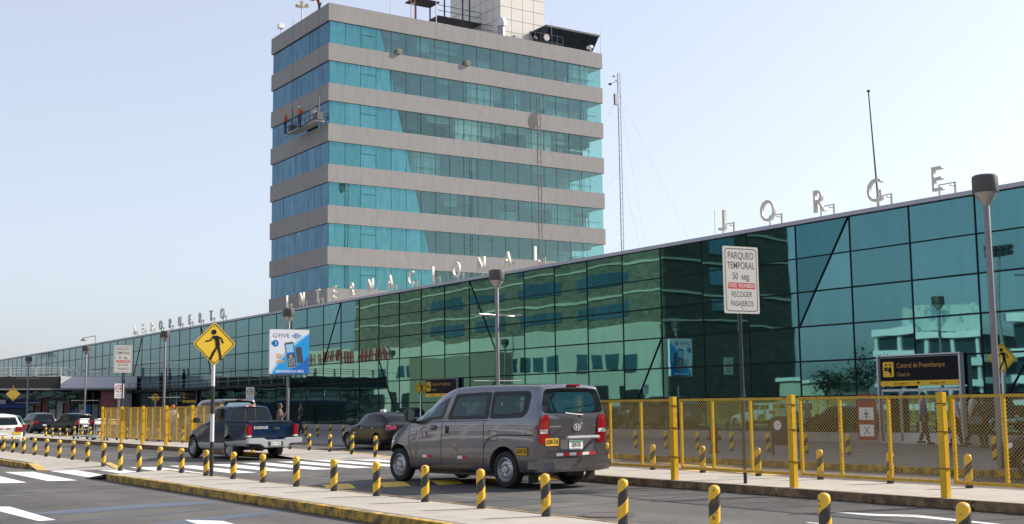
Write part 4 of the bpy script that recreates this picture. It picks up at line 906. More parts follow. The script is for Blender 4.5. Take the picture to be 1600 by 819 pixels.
trolley('steel luggage trolley with pale panel, leftmost of the row by the fence end', 16.0, 62.4, 1.9, WHT)
trolley('steel luggage trolley with tan panel, in the middle of the row by the fence end', 16.2, 60.4, 2.1, tb)
trolley('steel luggage trolley with white tray beside the lamp', 15.9, 58.9, 1.7, WHT)
trolley('steel luggage trolley with tan box panel touching the fence end', 16.0, 57.2, 1.8, tb)
trolley('lone steel luggage trolley beside the black rear parked sedan', 15.9, 78.0, 1.8, WHT)
# ================================================================== VEHICLES   local x forward, y left, z up, origin on the ground under the rear axle
def pchip(xs, ys, x):
    n = len(xs)
    if x <= xs[0]: return ys[0]
    if x >= xs[-1]: return ys[-1]
    d = [(ys[i+1]-ys[i])/(xs[i+1]-xs[i]) for i in range(n-1)]
    mm = [d[0]]+[0 if d[i-1]*d[i] <= 0 else 2*d[i-1]*d[i]/(d[i-1]+d[i]) for i in range(1, n-1)]+[d[-1]]
    for i in range(n-1):
        if x <= xs[i+1]:
            h = xs[i+1]-xs[i]; t = (x-xs[i])/h
            return (2*t**3-3*t*t+1)*ys[i] + (t**3-2*t*t+t)*h*mm[i] + (-2*t**3+3*t*t)*ys[i+1] + (t**3-t*t)*h*mm[i+1]
class Body:
    """keys: (x, z_bottom, z_belt, z_top, w_low, w_belt, w_roof, corner radius)"""
    def __init__(s, keys, rear_lean=.2, front_lean=.0, bulge_r=.04, bulge_f=.12, N_=72, crease=0.):
        s.keys = keys; xs = [k[0] for k in keys]; V = []; F = []; x0, x1 = xs[0], xs[-1]
        rings = []
        for i in range(N_+1):
            t = i/N_; x = x0+(x1-x0)*t
            zb, zs, zt, w, ws, wt, rr = [pchip(xs, [k[j] for k in keys], x) for j in range(1, 8)]
            zs = min(zs, zt-.03); rr = min(rr, (zt-zs)*.8+.02)
            P = [(0,zb),(w*.5,zb),(w-.10,zb),(w-.025,zb+.05),(w,zb+.16),(w+crease*.3,zb+(zs-zb)*.35),(w+crease,zb+(zs-zb)*.55),((w+ws)/2+.006,zb+(zs-zb)*.8),(ws,zs-.03),(ws-.012,zs+.015)]
            for q in (.33, .66, 1.): P.append((ws-.012+(wt-ws+.012)*q, zs+.015+(zt-rr-zs-.015)*q))
            P += [(wt-rr*.12, zt-rr*.55), (wt-rr*.42, zt-rr*.2), (wt-rr, zt-.01), (wt*.45, zt+.012), (0, zt+.02)]
            r3 = []
            for y, z in P:
                k = max(0., min(1., (z-zs)/(zt-zs+1e-6))); a = max(0, 1-(x-x0)/.9); b_ = max(0, 1-(x1-x)/.6)
                edge = 1-(abs(y)/(w+.001))**4
                r3.append(Vector((x + rear_lean*k*a*a + bulge_r*(1-edge)*a*a*a*1.5 - front_lean*0 - bulge_f*(1-edge)*b_*b_*1.2, y, z)))
            rings.append(r3)
        n = len(rings[0]); s.n = n
        for r3 in rings: V += [tuple(v) for v in r3]
        off = len(V)
        for r3 in rings: V += [(v.x, -v.y, v.z) for v in r3]
        for i in range(N_):
            for j in range(n-1):
                a, b, c, d = i*n+j, i*n+j+1, (i+1)*n+j+1, (i+1)*n+j
                F.append((a, d, c, b)); F.append((off+a, off+b, off+c, off+d))
        for i, sg in ((0, 1), (N_, -1)):       # caps
            for j in range(n-1): 
                a, b = i*n+j, i*n+j+1; q = (a, b, off+b, off+a); F.append(q if sg > 0 else q[::-1])
        me = bpy.data.meshes.new('body'); me.from_pydata(V, [], F); bm = bmesh.new(); bm.from_mesh(me)
        bmesh.ops.remove_doubles(bm, verts=bm.verts, dist=.0005); bmesh.ops.recalc_face_normals(bm, faces=bm.faces)
        for f in bm.faces: f.smooth = True
        for e in bm.edges:
            if len(e.link_faces) == 2 and e.calc_face_angle(0) > radians(42): e.smooth = False
        bm.to_mesh(me); s.bvh = BVHTree.FromBMesh(bm); bm.free(); s.me = me
    def hit(s, a, b, axis, sg):
        if axis == 'y': o, d = Vector((a, sg*4, b)), Vector((0, -sg, 0))
        elif axis == 'x': o, d = Vector((sg*9, a, b)), Vector((-sg, 0, 0))
        else: o, d = Vector((a, b, 6)), Vector((0, 0, -1))
        h, nn, _, _ = s.bvh.ray_cast(o, d)
        if h is None: return None
        if nn.dot(d) > 0: nn = -nn
        return h, nn
    def panel(s, name, poly, axis, sg, mat, parent, off=.006, res=.10, thick=0, label=None):
        bm = bmesh.new(); vs_ = [bm.verts.new((a, b, 0)) for a, b in poly]; bm.faces.new(vs_)
        bmesh.ops.triangulate(bm, faces=bm.faces[:])
        for _ in range(6):
            E = [e for e in bm.edges if e.calc_length() > res]
            if not E: break
            bmesh.ops.subdivide_edges(bm, edges=E, cuts=1); bmesh.ops.triangulate(bm, faces=[f for f in bm.faces if len(f.verts) > 3])
        bad = []
        for v in bm.verts:
            h = s.hit(v.co.x, v.co.y, axis, sg)
            if h is None: bad.append(v); continue
            v.co = h[0] + h[1]*off
        bmesh.ops.delete(bm, geom=bad, context='VERTS'); bmesh.ops.recalc_face_normals(bm, faces=bm.faces)
        ref = Vector((0, sg, 0)) if axis == 'y' else (Vector((sg,0,0)) if axis == 'x' else Vector((0,0,1)))
        if bm.faces and sum((f.normal.dot(ref) for f in bm.faces)) < 0: bmesh.ops.reverse_faces(bm, faces=bm.faces)
        if thick:
            r = bmesh.ops.extrude_face_region(bm, geom=bm.faces[:]); 
            for v in [e for e in r['geom'] if isinstance(e, bmesh.types.BMVert)]: v.co += ref*thick
        for f in bm.faces: f.smooth = True
        me = bpy.data.meshes.new(name); bm.to_mesh(me); bm.free(); me.materials.append(mat)
        return link(name, me, parent, label=label)
    def frame(s, name, outer, inner, axis, sg, mat, parent, off=.004, n=56):
        """black border of a window: the ring between two outlines, laid on the body"""
        def res(P):
            P = [Vector(p) for p in P]; c = sum(P, Vector((0,0)))/len(P); D = [0.]
            for i in range(len(P)): D.append(D[-1]+(P[(i+1) % len(P)]-P[i]).length)
            # start at the point straight left of the centre
            def at(u):
                u = u % D[-1]
                for i in range(len(P)):
                    if u <= D[i+1]+1e-9: return P[i].lerp(P[(i+1) % len(P)], (u-D[i])/max(1e-9, D[i+1]-D[i]))
            cand = [at(D[-1]*i/400) for i in range(400)]; return c, cand
        c1, A = res(outer); c2, B_ = res(inner); V = []; 
        for i in range(n):
            a = 2*pi*i/n; d = Vector((cos(a), sin(a)*.55)).normalized()
            pa = max(A, key=lambda p: (p-c2).normalized().dot(d)); pb = max(B_, key=lambda p: (p-c2).normalized().dot(d))
            for f in (0, .5, 1): V.append(pb.lerp(pa, f))
        VV = []
        for p in V:
            h = s.hit(p.x, p.y, axis, sg); VV.append(tuple(h[0]+h[1]*off) if h else (0,0,0))
        F = []
        for i in range(n):
            k = (i+1) % n
            for j in range(2): F.append((i*3+j, i*3+j+1, k*3+j+1, k*3+j))
        return MB().add(VV, F).build(name, mat, parent, smooth=True)
    def strip(s, name, pts, axis, sg, wd, mat, parent, off=.003, closed=False):
        """thin line following the surface"""
        P = []
        for i in range(len(pts)-1 + (1 if closed else 0)):
            a = Vector(pts[i]); b = Vector(pts[(i+1) % len(pts)]); k = max(1, int((b-a).length/.08))
            P += [a+(b-a)*j/k for j in range(k)]
        P.append(Vector(pts[-1]) if not closed else Vector(pts[0])); V = []; F = []; m_ = 0
        for i, p in enumerate(P):
            d = (P[min(i+1, len(P)-1)]-P[max(i-1, 0)]); d = d.normalized() if d.length else Vector((1,0)); q = Vector((-d.y, d.x))*wd/2
            h1 = s.hit(*(p+q), axis, sg); h2 = s.hit(*(p-q), axis, sg)
            if h1 and h2: V += [tuple(h1[0]+h1[1]*off), tuple(h2[0]+h2[1]*off)]; m_ += 1
        F = [(2*i, 2*i+1, 2*i+3, 2*i+2) for i in range(m_-1)]
        return MB().add(V, F).build(name, mat, parent, smooth=True) if F else None
    def decal(s, txt, mat, parent, a, b, axis, sg, size, sx=1., off=.009, flip=1, name='lettering', bold=0):
        me = text_mesh(txt, size, 0, 'CENTER', sx, bold); me.materials.clear(); me.materials.append(mat)
        for v in me.vertices:
            u = a + v.co.x*flip; w_ = b + v.co.y; h = s.hit(u, w_, axis, sg); v.co = (h[0] + h[1]*off) if h else Vector((0,0,0))
        return link(name, me, parent)
    def cut_and_link(s, mat, parent, arches, inner=None, wide=.34, holes=()):
        """wheel arches: arches = (x, z, r, half width)"""
        me = s.me; me.materials.append(mat); me.materials.append(inner or DARK); o = link('body', me, None)
        cu = MB(); 
        for x, z, r, w_ in arches:
            for sg in (1, -1):
                pr = [(0.001,0),(r*.7,0),(r,0.02),(r,wide)] ; y0 = (w_-wide)*1.0
                n = 28; V = []; 
                c = MB(); c.tube((x, sg*(w_-wide), z), (x, sg*(w_+.2), z), r, n)
                cu.add(c.v, c.f)
        for hm in holes:      # cavity first, then the openings
            co = bpy.data.objects.new('cut', hm); COL.objects.link(co); md = o.modifiers.new('b', 'BOOLEAN'); md.object = co; md.operation = 'DIFFERENCE'; md.solver = 'MANIFOLD'
            dg = bpy.context.evaluated_depsgraph_get(); dg.update(); nm = bpy.data.meshes.new_from_object(o.evaluated_get(dg)); o.modifiers.clear(); o.data = nm; bpy.data.objects.remove(co)
            print('hole', len(nm.polygons))
        cm = cu.mesh('cut', [DARK]); co = bpy.data.objects.new('cut', cm); COL.objects.link(co)
        md = o.modifiers.new('b', 'BOOLEAN'); md.object = co; md.operation = 'DIFFERENCE'; md.solver = 'MANIFOLD'
        dg = bpy.context.evaluated_depsgraph_get(); dg.update(); ev = o.evaluated_get(dg); nm = bpy.data.meshes.new_from_object(ev)
        o.modifiers.clear(); o.data = nm; o.parent = parent; bpy.data.objects.remove(co)
        for p in nm.polygons:
            c = p.center; p.material_index = 0
            if holes and .5 < c.z < 1.8:
                h = s.bvh.find_nearest(c)
                if h[3] > .02: p.material_index = 1; p.use_smooth = False
            for x, z, r, w_ in arches:
                rad = max(sqrt((nm.vertices[v].co.x-x)**2+(nm.vertices[v].co.z-z)**2) for v in p.vertices)
                if rad < r+.004 and abs(c.y) > w_-wide-.01: p.material_index = 1; p.use_smooth = False
        return o
def wheel(parent, x, y, r, wd, kind, sg, rim_r=.62):
    """wheel with tyre, rim; outward side = sg"""
    w_ = bpy.data.objects.new('wheel', MB().lathe([(r*.60,-wd/2),(r*.9,-wd/2),(r*.985,-wd*.36),(r,-wd*.15),(r,wd*.15),(r*.985,wd*.36),(r*.9,wd/2),(r*.70,wd/2+.004),(r*.64,wd*.40),(r*.60,wd*.40)], 32, axis='y', close=True).mesh('wheel', RUB, smooth=True)); COL.objects.link(w_)
    w_.parent = parent; w_.location = (x, y, r); w_.rotation_euler = (0, random.uniform(0,1), 0 if sg > 0 else pi)
    R = r*.64
    MB().lathe([(R*1.02,wd*.44),(R*.94,wd*.46),(R*.90,wd*.30),(R*.86,wd*.16),(R*.30,wd*.10),(R*.06,wd*.10)] if kind == 'alloy' else [(R*1.03,wd*.44),(R*.96,wd*.47),(R*.92,wd*.34),(R*.86,wd*.22),(R*.62,wd*.34),(R*.45,wd*.36),(R*.33,wd*.30),(R*.30,wd*.44),(R*.10,wd*.46)], 32, axis='y', cap0=False).build('rim', SILV if kind != 'alloy' else DARK, w_, smooth=True)
    if kind == 'steel':
        h_ = MB()
        for i in range(14):
            a = 2*pi*i/14; h_.tube((cos(a)*R*.75, wd*.20, sin(a)*R*.75), (cos(a)*R*.75, wd*.305, sin(a)*R*.75), R*.062, 8)
        for i in range(5):
            a = 2*pi*i/5; h_.tube((cos(a)*R*.45, wd*.3, sin(a)*R*.45), (cos(a)*R*.45, wd*.40, sin(a)*R*.45), R*.06, 8)
        h_.build('rim_holes', BLACK, w_, kind='stuff')
    else:
        ns = 7 if kind == 'alloy' else 5; sp = MB()
        for i in range(ns):
            a = 2*pi*i/ns; d = Vector((cos(a),0,sin(a))); sp.obox(d*R*.55+Vector((0,wd*.34,0)), d, (0,1,0), (R*.86,R*.20,wd*.12))
        sp.build('rim_spokes', SILV, w_); MB().lathe([(R*.26,wd*.3),(R*.24,wd*.42),(R*.05,wd*.43)],16,axis='y').build('hub_cap', SILV, w_, smooth=True)
        MB().lathe([(R*1.04,wd*.42),(R*.95,wd*.47),(R*.90,wd*.32),(R*.97,wd*.30)],32,axis='y',close=True).build('rim_lip', SILV, w_, smooth=True)
    return w_
def plate(parent, B, a, b, w_, h, axis, sg, base, ink, txt, flip, size=None, off=.012, frame=None):
    if frame: B.panel('plate_frame', rrect(a-w_/2-.015, b-h/2-.015, a+w_/2+.015, b+h/2+.015, .01), axis, sg, frame, parent, off=off-.004, res=.3)
    p = B.panel('plate', rrect(a-w_/2, b-h/2, a+w_/2, b+h/2, .01), axis, sg, base, parent, off=off, res=.3)
    B.decal(txt, ink, parent, a, b-.002, axis, sg, size or h*.85, sx=w_/(h*.85)/len(txt)/.72, off=off+.004, flip=flip, bold=.003); return p
YPL = pm('plate_yellow', (.70,.42,.02), .5); WPL = pm('plate_white', (.68,.70,.66), .5)
def car_paint(name, col, metal=.3, rough=.28): return pm(name, col, rough, metal, coat=.8, spec=.6)
# ---------------------------------------------------------------- the grey van
VANP = car_paint('van_grey_paint', (.150,.148,.172), .70, .22)
def build_van(paint, label, loc, head, hero=True):
    t = thing('passenger_van', label, 'van', (*loc, 0), radians(head)); W = .93
    #      x     zb    zs    zt    w    ws   wt    rr
    K = [(-1.06, .36, 1.30, 1.84, .86, .82, .72, .10),
         (-.98, .31, 1.31, 1.89, .915, .89, .77, .12),
         (-.60, .27, 1.31, 1.915, W, .915, .79, .13),
         (.6, .26, 1.29, 1.93, W, .92, .80, .13),
         (1.5, .26, 1.27, 1.91, W, .92, .79, .13),
         (2.0, .26, 1.26, 1.80, W, .915, .75, .14),
         (2.5, .26, 1.245, 1.56, W, .91, .70, .15),
         (2.9, .26, 1.20, 1.345, W, .905, .68, .14),
         (3.2, .26, 1.10, 1.18, .925, .89, .70, .10),
         (3.6, .25, .90, .98, .90, .86, .66, .10),
         (3.85, .24, .72, .82, .86, .80, .58, .10),
         (4.0, .28, .55, .64, .70, .66, .45, .08)]
    B = Body(K, rear_lean=.14, bulge_r=.10, bulge_f=.35, crease=.006)
    BGL = pm('van_black_glass', (.006,.009,.012), .16, spec=.3); IGL = pm('van_inner_glass', (.035,.05,.052), .06, spec=.5, col2=(.07,.085,.08), thr=(.45,.6), vs_=3.5)
    VGL = clear_glass('van_clear_glass', (.50,.58,.58), .07)
    for sg in (1, -1):
        rq = rnd_poly([(-.64,1.42),(-.52,1.31),(.41,1.285),(.41,1.80),(-.60,1.80),(-.66,1.74)], .06)
        sl = rnd_poly([(.44,1.285),(1.69,1.265),(1.53,1.77),(.44,1.80)], [.02,.06,.06,.02])
        fd = rnd_poly([(1.84,1.285),(2.66,1.245),(2.72,1.30),(2.35,1.50),(1.72,1.72)], [.05,.03,.02,.2,.04])
        g1 = rnd_poly([(-.50,1.40),(.32,1.37),(.30,1.71),(-.50,1.73)], .07); g2 = rnd_poly([(.56,1.36),(1.57,1.335),(1.44,1.70),(.56,1.73)], .05); g3 = rnd_poly([(1.90,1.335),(2.52,1.30),(2.20,1.53),(1.84,1.64)], .04)
        for o_, g_ in ((rq, g1), (sl, g2), (fd, g3)):
            B.frame('window', o_, g_, 'y', sg, BGL, t); B.panel('window_glass', g_, 'y', sg, VGL, t, off=.003, res=.12)
        SEA = pm('door_seam_black', (.012,.012,.013), .6)
        for pts in ([(.56,1.28),(.57,.86),(.58,.30)], [(1.83,1.27),(1.86,.84),(1.87,.30)], [(2.90,1.19),(2.92,.95),(2.88,.62),(2.80,.46),(2.78,.30)], [(.58,.30),(1.0,.29),(2.78,.30)]): B.strip('door_seam', pts, 'y', sg, .012, SEA, t)
        B.strip('slide_rail', [(-.98,.985),(-.4,.99),(.1,.985),(.32,.955),(.47,.88),(.57,.72)], 'y', sg, .022, SEA, t, off=.004)
        B.strip('body_crease', [(.46,.34),(1.8,.33),(2.84,.33)], 'y', sg, .015, pm('sill_line', (.02,.02,.022), .6), t)
        B.strip('belt_line', [(.44,1.255),(1.7,1.235),(2.6,1.215)], 'y', sg, .012, SEA, t)
        B.strip('fuel_flap', rrect(.17,.88,.42,1.06,.04), 'y', sg, .008, SEA, t, closed=True)
        for hx, hz, dw, dh in ((2.11,1.12,.19,.075), ):
            B.panel('handle_recess', rnd_poly([(hx-dw/2,hz-dh/2-.02),(hx+dw/2,hz-dh/2-.02),(hx+dw/2,hz+dh/2),(hx-dw/2,hz+dh/2)], .04), 'y', sg, BLACK, t, off=.004)
            h = B.hit(hx, hz, 'y', sg)[0]; MB().box(hx-.10,-.012,hz-.018,hx+.10,.012,hz+.018).build('door_handle', paint, t, bevel=.008).location = (0, h.y+sg*.03, 0)
        h = B.hit(1.70, 1.08, 'y', sg)[0]; MB().box(1.66,-.012,1.0,1.685,.02,1.16).build('door_handle', BLACK, t, bevel=.006).location = (0, h.y+sg*.02, 0)
        B.panel('handle_recess', rrect(1.69,1.0,1.73,1.16,.01), 'y', sg, BLACK, t, off=.004)
        for sx_ in (2.32, 1.21):
            B.panel('reflective_strip', [(sx_,.52),(sx_+.14,.52),(sx_+.14,.575),(sx_,.575)], 'y', sg, WSG, t, off=.006); B.panel('reflective_strip', [(sx_-.14,.52),(sx_,.52),(sx_,.575),(sx_-.14,.575)], 'y', sg, REDP, t, off=.006)
        # head lamp and tail lamp
        B.panel('headlight', rnd_poly([(3.42,.84),(3.62,.84),(3.86,.70),(3.86,.62),(3.72,.64)], .04), 'y', sg, CLRG, t, off=.006)
        B.panel('tail_light', rnd_poly([(-1.02,.84),(-.93,.84),(-.86,1.05),(-.90,1.32),(-1.0,1.36)], .03), 'y', sg, REDG, t, off=.012)
        # mirror
        mr = MB().box(-.09,-.06,-.13,.09,.12,.13).build('mirror', BLACK, t, bevel=.035, smooth=True); mr.location = (2.72, sg*1.05, 1.36); mr.rotation_euler[2] = radians(-8*sg)
        MB().box(-.03,-.08,-.05,.04,.1,.0).build('mirror_arm', BLACK, t).location = (2.70, sg*.93, 1.25)
        place(flat(rrect(-.08,-.10,.08,.11,.03), 0, .004).build('mirror_glass', CGLASS2, mr), face_m((-.092,.03,0), (0,-1,0)))
    # rear end
    rwo = rnd_poly([(-.74,1.385),(.74,1.385),(.80,1.44),(.68,1.83),(-.68,1.83),(-.80,1.44)], .08); rwi = rnd_poly([(-.60,1.40),(.60,1.40),(.56,1.77),(-.56,1.77)], .14)
    B.frame('rear_window', rwo, rwi, 'x', -1, BGL, t, off=.006); B.panel('rear_window_glass', rwi, 'x', -1, clear_glass('van_rear_glass', (.40,.45,.45), .48), t, off=.005, res=.12)
    for sg in (1, -1):
        B.panel('tail_light', rnd_poly([(sg*.62,.82),(sg*.86,.84),(sg*.885,1.05),(sg*.84,1.33),(sg*.70,1.37),(sg*.64,1.30)], .03), 'x', -1, REDG, t, off=.012)
        B.panel('reversing_light', [(sg*.66,1.02),(sg*.85,1.02),(sg*.85,1.09),(sg*.66,1.09)], 'x', -1, CLRG, t, off=.016)
        B.strip('gate_seam', [(sg*.60,.80),(sg*.61,1.30),(sg*.68,1.38),(sg*.76,1.42)], 'x', -1, .010, SEA, t)
        B.strip('gate_seam', [(sg*.60,.80),(sg*.63,.66),(sg*.68,.58),(0,.57)], 'x', -1, .010, SEA, t)
    oy = [(-.62,.935),(-.90,.935),(-1.02,.90),(-1.09,.83),(-1.13,.60),(-1.145,.3)]; bb = MB().prism(oy+[(-1.15,0)]+[(a,-b) for a,b in oy[::-1]]+[(-.66,-.80),(-.90,-.75),(-.90,.75),(-.66,.80)], .325, .56).build('rear_bumper', paint, t, bevel=.05, smooth=True)
    B.panel('plate_recess', rnd_poly([(-.52,.66),(.28,.66),(.33,.72),(.33,.90),(-.52,.90)], .05), 'x', -1, pm('van_recess', (.085,.08,.088), .45), t, off=.006)
    MB().box(-1.13,-.52,.905,-1.05,.34,.965).build('trim_bar', pm('satin_chrome', (.55,.55,.56), .3, .3), t, bevel=.02)
    plate(t, B, -.07, .79, .36, .17, 'x', -1, WPL, pm('plate_ink', (.02,.05,.04), .5), 'A3W-718', -1, frame=BLACK, size=.115)
    B.panel('plate_header', [(-.24,.845),(.10,.845),(.10,.872),(-.24,.872)], 'x', -1, pm('plate_green', (.02,.25,.18), .5), t, off=.018)
    plate(t, B, .545, .86, .33, .135, 'x', -1, YPL, BLK, 'A3W-718', -1, frame=BLACK, size=.13)
    plate(t, B, -.52, .69, .30, .13, 'y', 1, YPL, BLK, 'A3W-718', -1, frame=BLACK, size=.125)
    for i in range(6): B.panel('reflective_strip', [(.44-i*.17,.60),(.27-i*.17,.60),(.27-i*.17,.655),(.44-i*.17,.655)], 'x', -1, WSG if i % 2 == 0 else REDP, t, off=.010)
    e = MB().lathe([(.085,0),(.085,.012),(.070,.012),(.070,0)], 24, axis='x', close=True).build('emblem', _m['satin_chrome'], t, smooth=True); h = B.hit(-.09, 1.12, 'x', -1)[0]; e.location = (h.x-.02, -.09, 1.12); e.scale = (1,1.1,.75)
    B.decal('H', _m['satin_chrome'], t, -.09, 1.12, 'x', -1, .13, sx=1.1, off=.024, flip=-1, name='emblem_letter', bold=.006)
    B.decal('HYUNDAI', _m['satin_chrome'], t, .47, 1.14, 'x', -1, .042, sx=1.5, off=.008, flip=-1); B.decal('H-1', CHROME, t, -.56, 1.14, 'x', -1, .07, off=.008, flip=-1)
    # wiper, brake light
    w_ = MB().obox((0,0,0), (0,1,-.03), (0,0,1), (.02,.46,.02)); MB().tube((-1.13,-.05,1.345), (-1.12,.40,1.385), .012, 6).build('wiper', BLACK, t); MB().tube((-1.08,0,1.31), (-1.13,.02,1.35), .02, 6).build('wiper_arm', BLACK, t)
    MB().box(-1.0,-.13,1.875,-.88,.13,1.915).build('brake_light', REDG, t, bevel=.012)
    # badge on the driver's door
    B.panel('door_badge', [(2.42+.055*cos(i*pi/8), .99+.055*sin(i*pi/8)) for i in range(16)], 'y', 1, pm('badge_blue', (.03,.08,.40), .5), t, off=.005); 
    B.panel('door_badge', [(2.34+.045*cos(i*pi/8), .98+.045*sin(i*pi/8)) for i in range(16)], 'y', 1, pm('badge_red', (.45,.05,.08), .5), t, off=.004)
    B.strip('badge_arc', [(2.56,1.02),(2.50,1.09),(2.40,1.12),(2.30,1.10)], 'y', 1, .015, _m['badge_red'], t, off=.005)
    B.decal('S', WSG, t, 2.40, .985, 'y', 1, .12, off=.009, flip=-1, bold=.004)
    # windscreen
    B.panel('windscreen', rnd_poly([(1.92,-.60),(1.92,.60),(2.75,.70),(2.80,0),(2.75,-.70)], .06), 'z', 1, VGL, t, off=.006, res=.12)
    cav = MB().prism([(-.82,.75),(2.75,.75),(2.62,1.22),(2.25,1.50),(1.75,1.70),(1.3,1.78),(-.70,1.78),(-.82,1.38)], -.70, .70, 'y').mesh('cav', [DARK])
    hs_ = [cav]
    for g_ in (g1, g2, g3): hs_.append(MB().prism([(a, b) for a, b in g_], -1.3, 1.3, 'y').mesh('cut', [DARK]))
    hs_.append(MB().prism([(a, b) for a, b in rwi], -2.0, -.6, 'x').mesh('cut', [DARK]))
    hs_.append(MB().prism([(1.98,-.56),(1.98,.56),(2.70,.64),(2.70,-.64)], 1.30, 2.5, 'z').mesh('cut', [DARK]))
    B.cut_and_link(paint, t, [(0, .36, .42, W), (3.3, .36, .42, W)], inner=pm('van_interior', (.045,.045,.05), .8), holes=hs_)
    SEATM = pm('van_seat_fabric', (.05,.055,.065), .85); seat_b = MB()
    for x_ in (-.15, .85, 2.0):
        for y_ in ((-.42, .42) if x_ > 1.5 else (-.46, .0, .46)):
            sq = MB(); sq.obox((x_-.10,y_,1.02), (-.15,0,1), (0,1,0), (.62,.10,.40)); sq.obox((x_-.17,y_,1.43), (-.1,0,1), (0,1,0), (.20,.09,.24)); sq.box(x_-.05,y_-.2,.76,x_+.42,y_+.2,.88)
            sq.build('seat', SEATM, t, bevel=.03)
    MB().lathe([(.17,-.012),(.19,0),(.17,.012),(.155,0)], 20, close=True).build('steering_wheel', BLACK, t, rot=(0,radians(-65),0)).location = (2.42,.40,1.12)
    MB().box(2.45,-.68,.76,2.74,.68,1.20).build('dashboard', BLACK, t)
    for x in (0, 3.3):
        for sg in (1, -1): wheel(t, x, sg*.80, .345, .21, 'steel', sg)
    MB().tube((-.1,-.7,.34), (-.1,.7,.34), .06, 8).build('axle', BLACK, t); MB().box(-.8,-.45,.22,-.35,.1,.40).build('exhaust_box', BLACK, t, bevel=.05)
    MB().box(.45,-.75,.20,2.8,.75,.30).build('underbody', BLACK, t); MB().box(-.62,.62,.12,-.60,.86,.42).build('mud_flap', BLACK, t); MB().box(-.62,-.86,.12,-.60,-.62,.42).build('mud_flap', BLACK, t)
    return t
build_van(VANP, 'dark grey passenger van with yellow A3W-718 plates driving past the fence', (13.60, 19.4), 98)

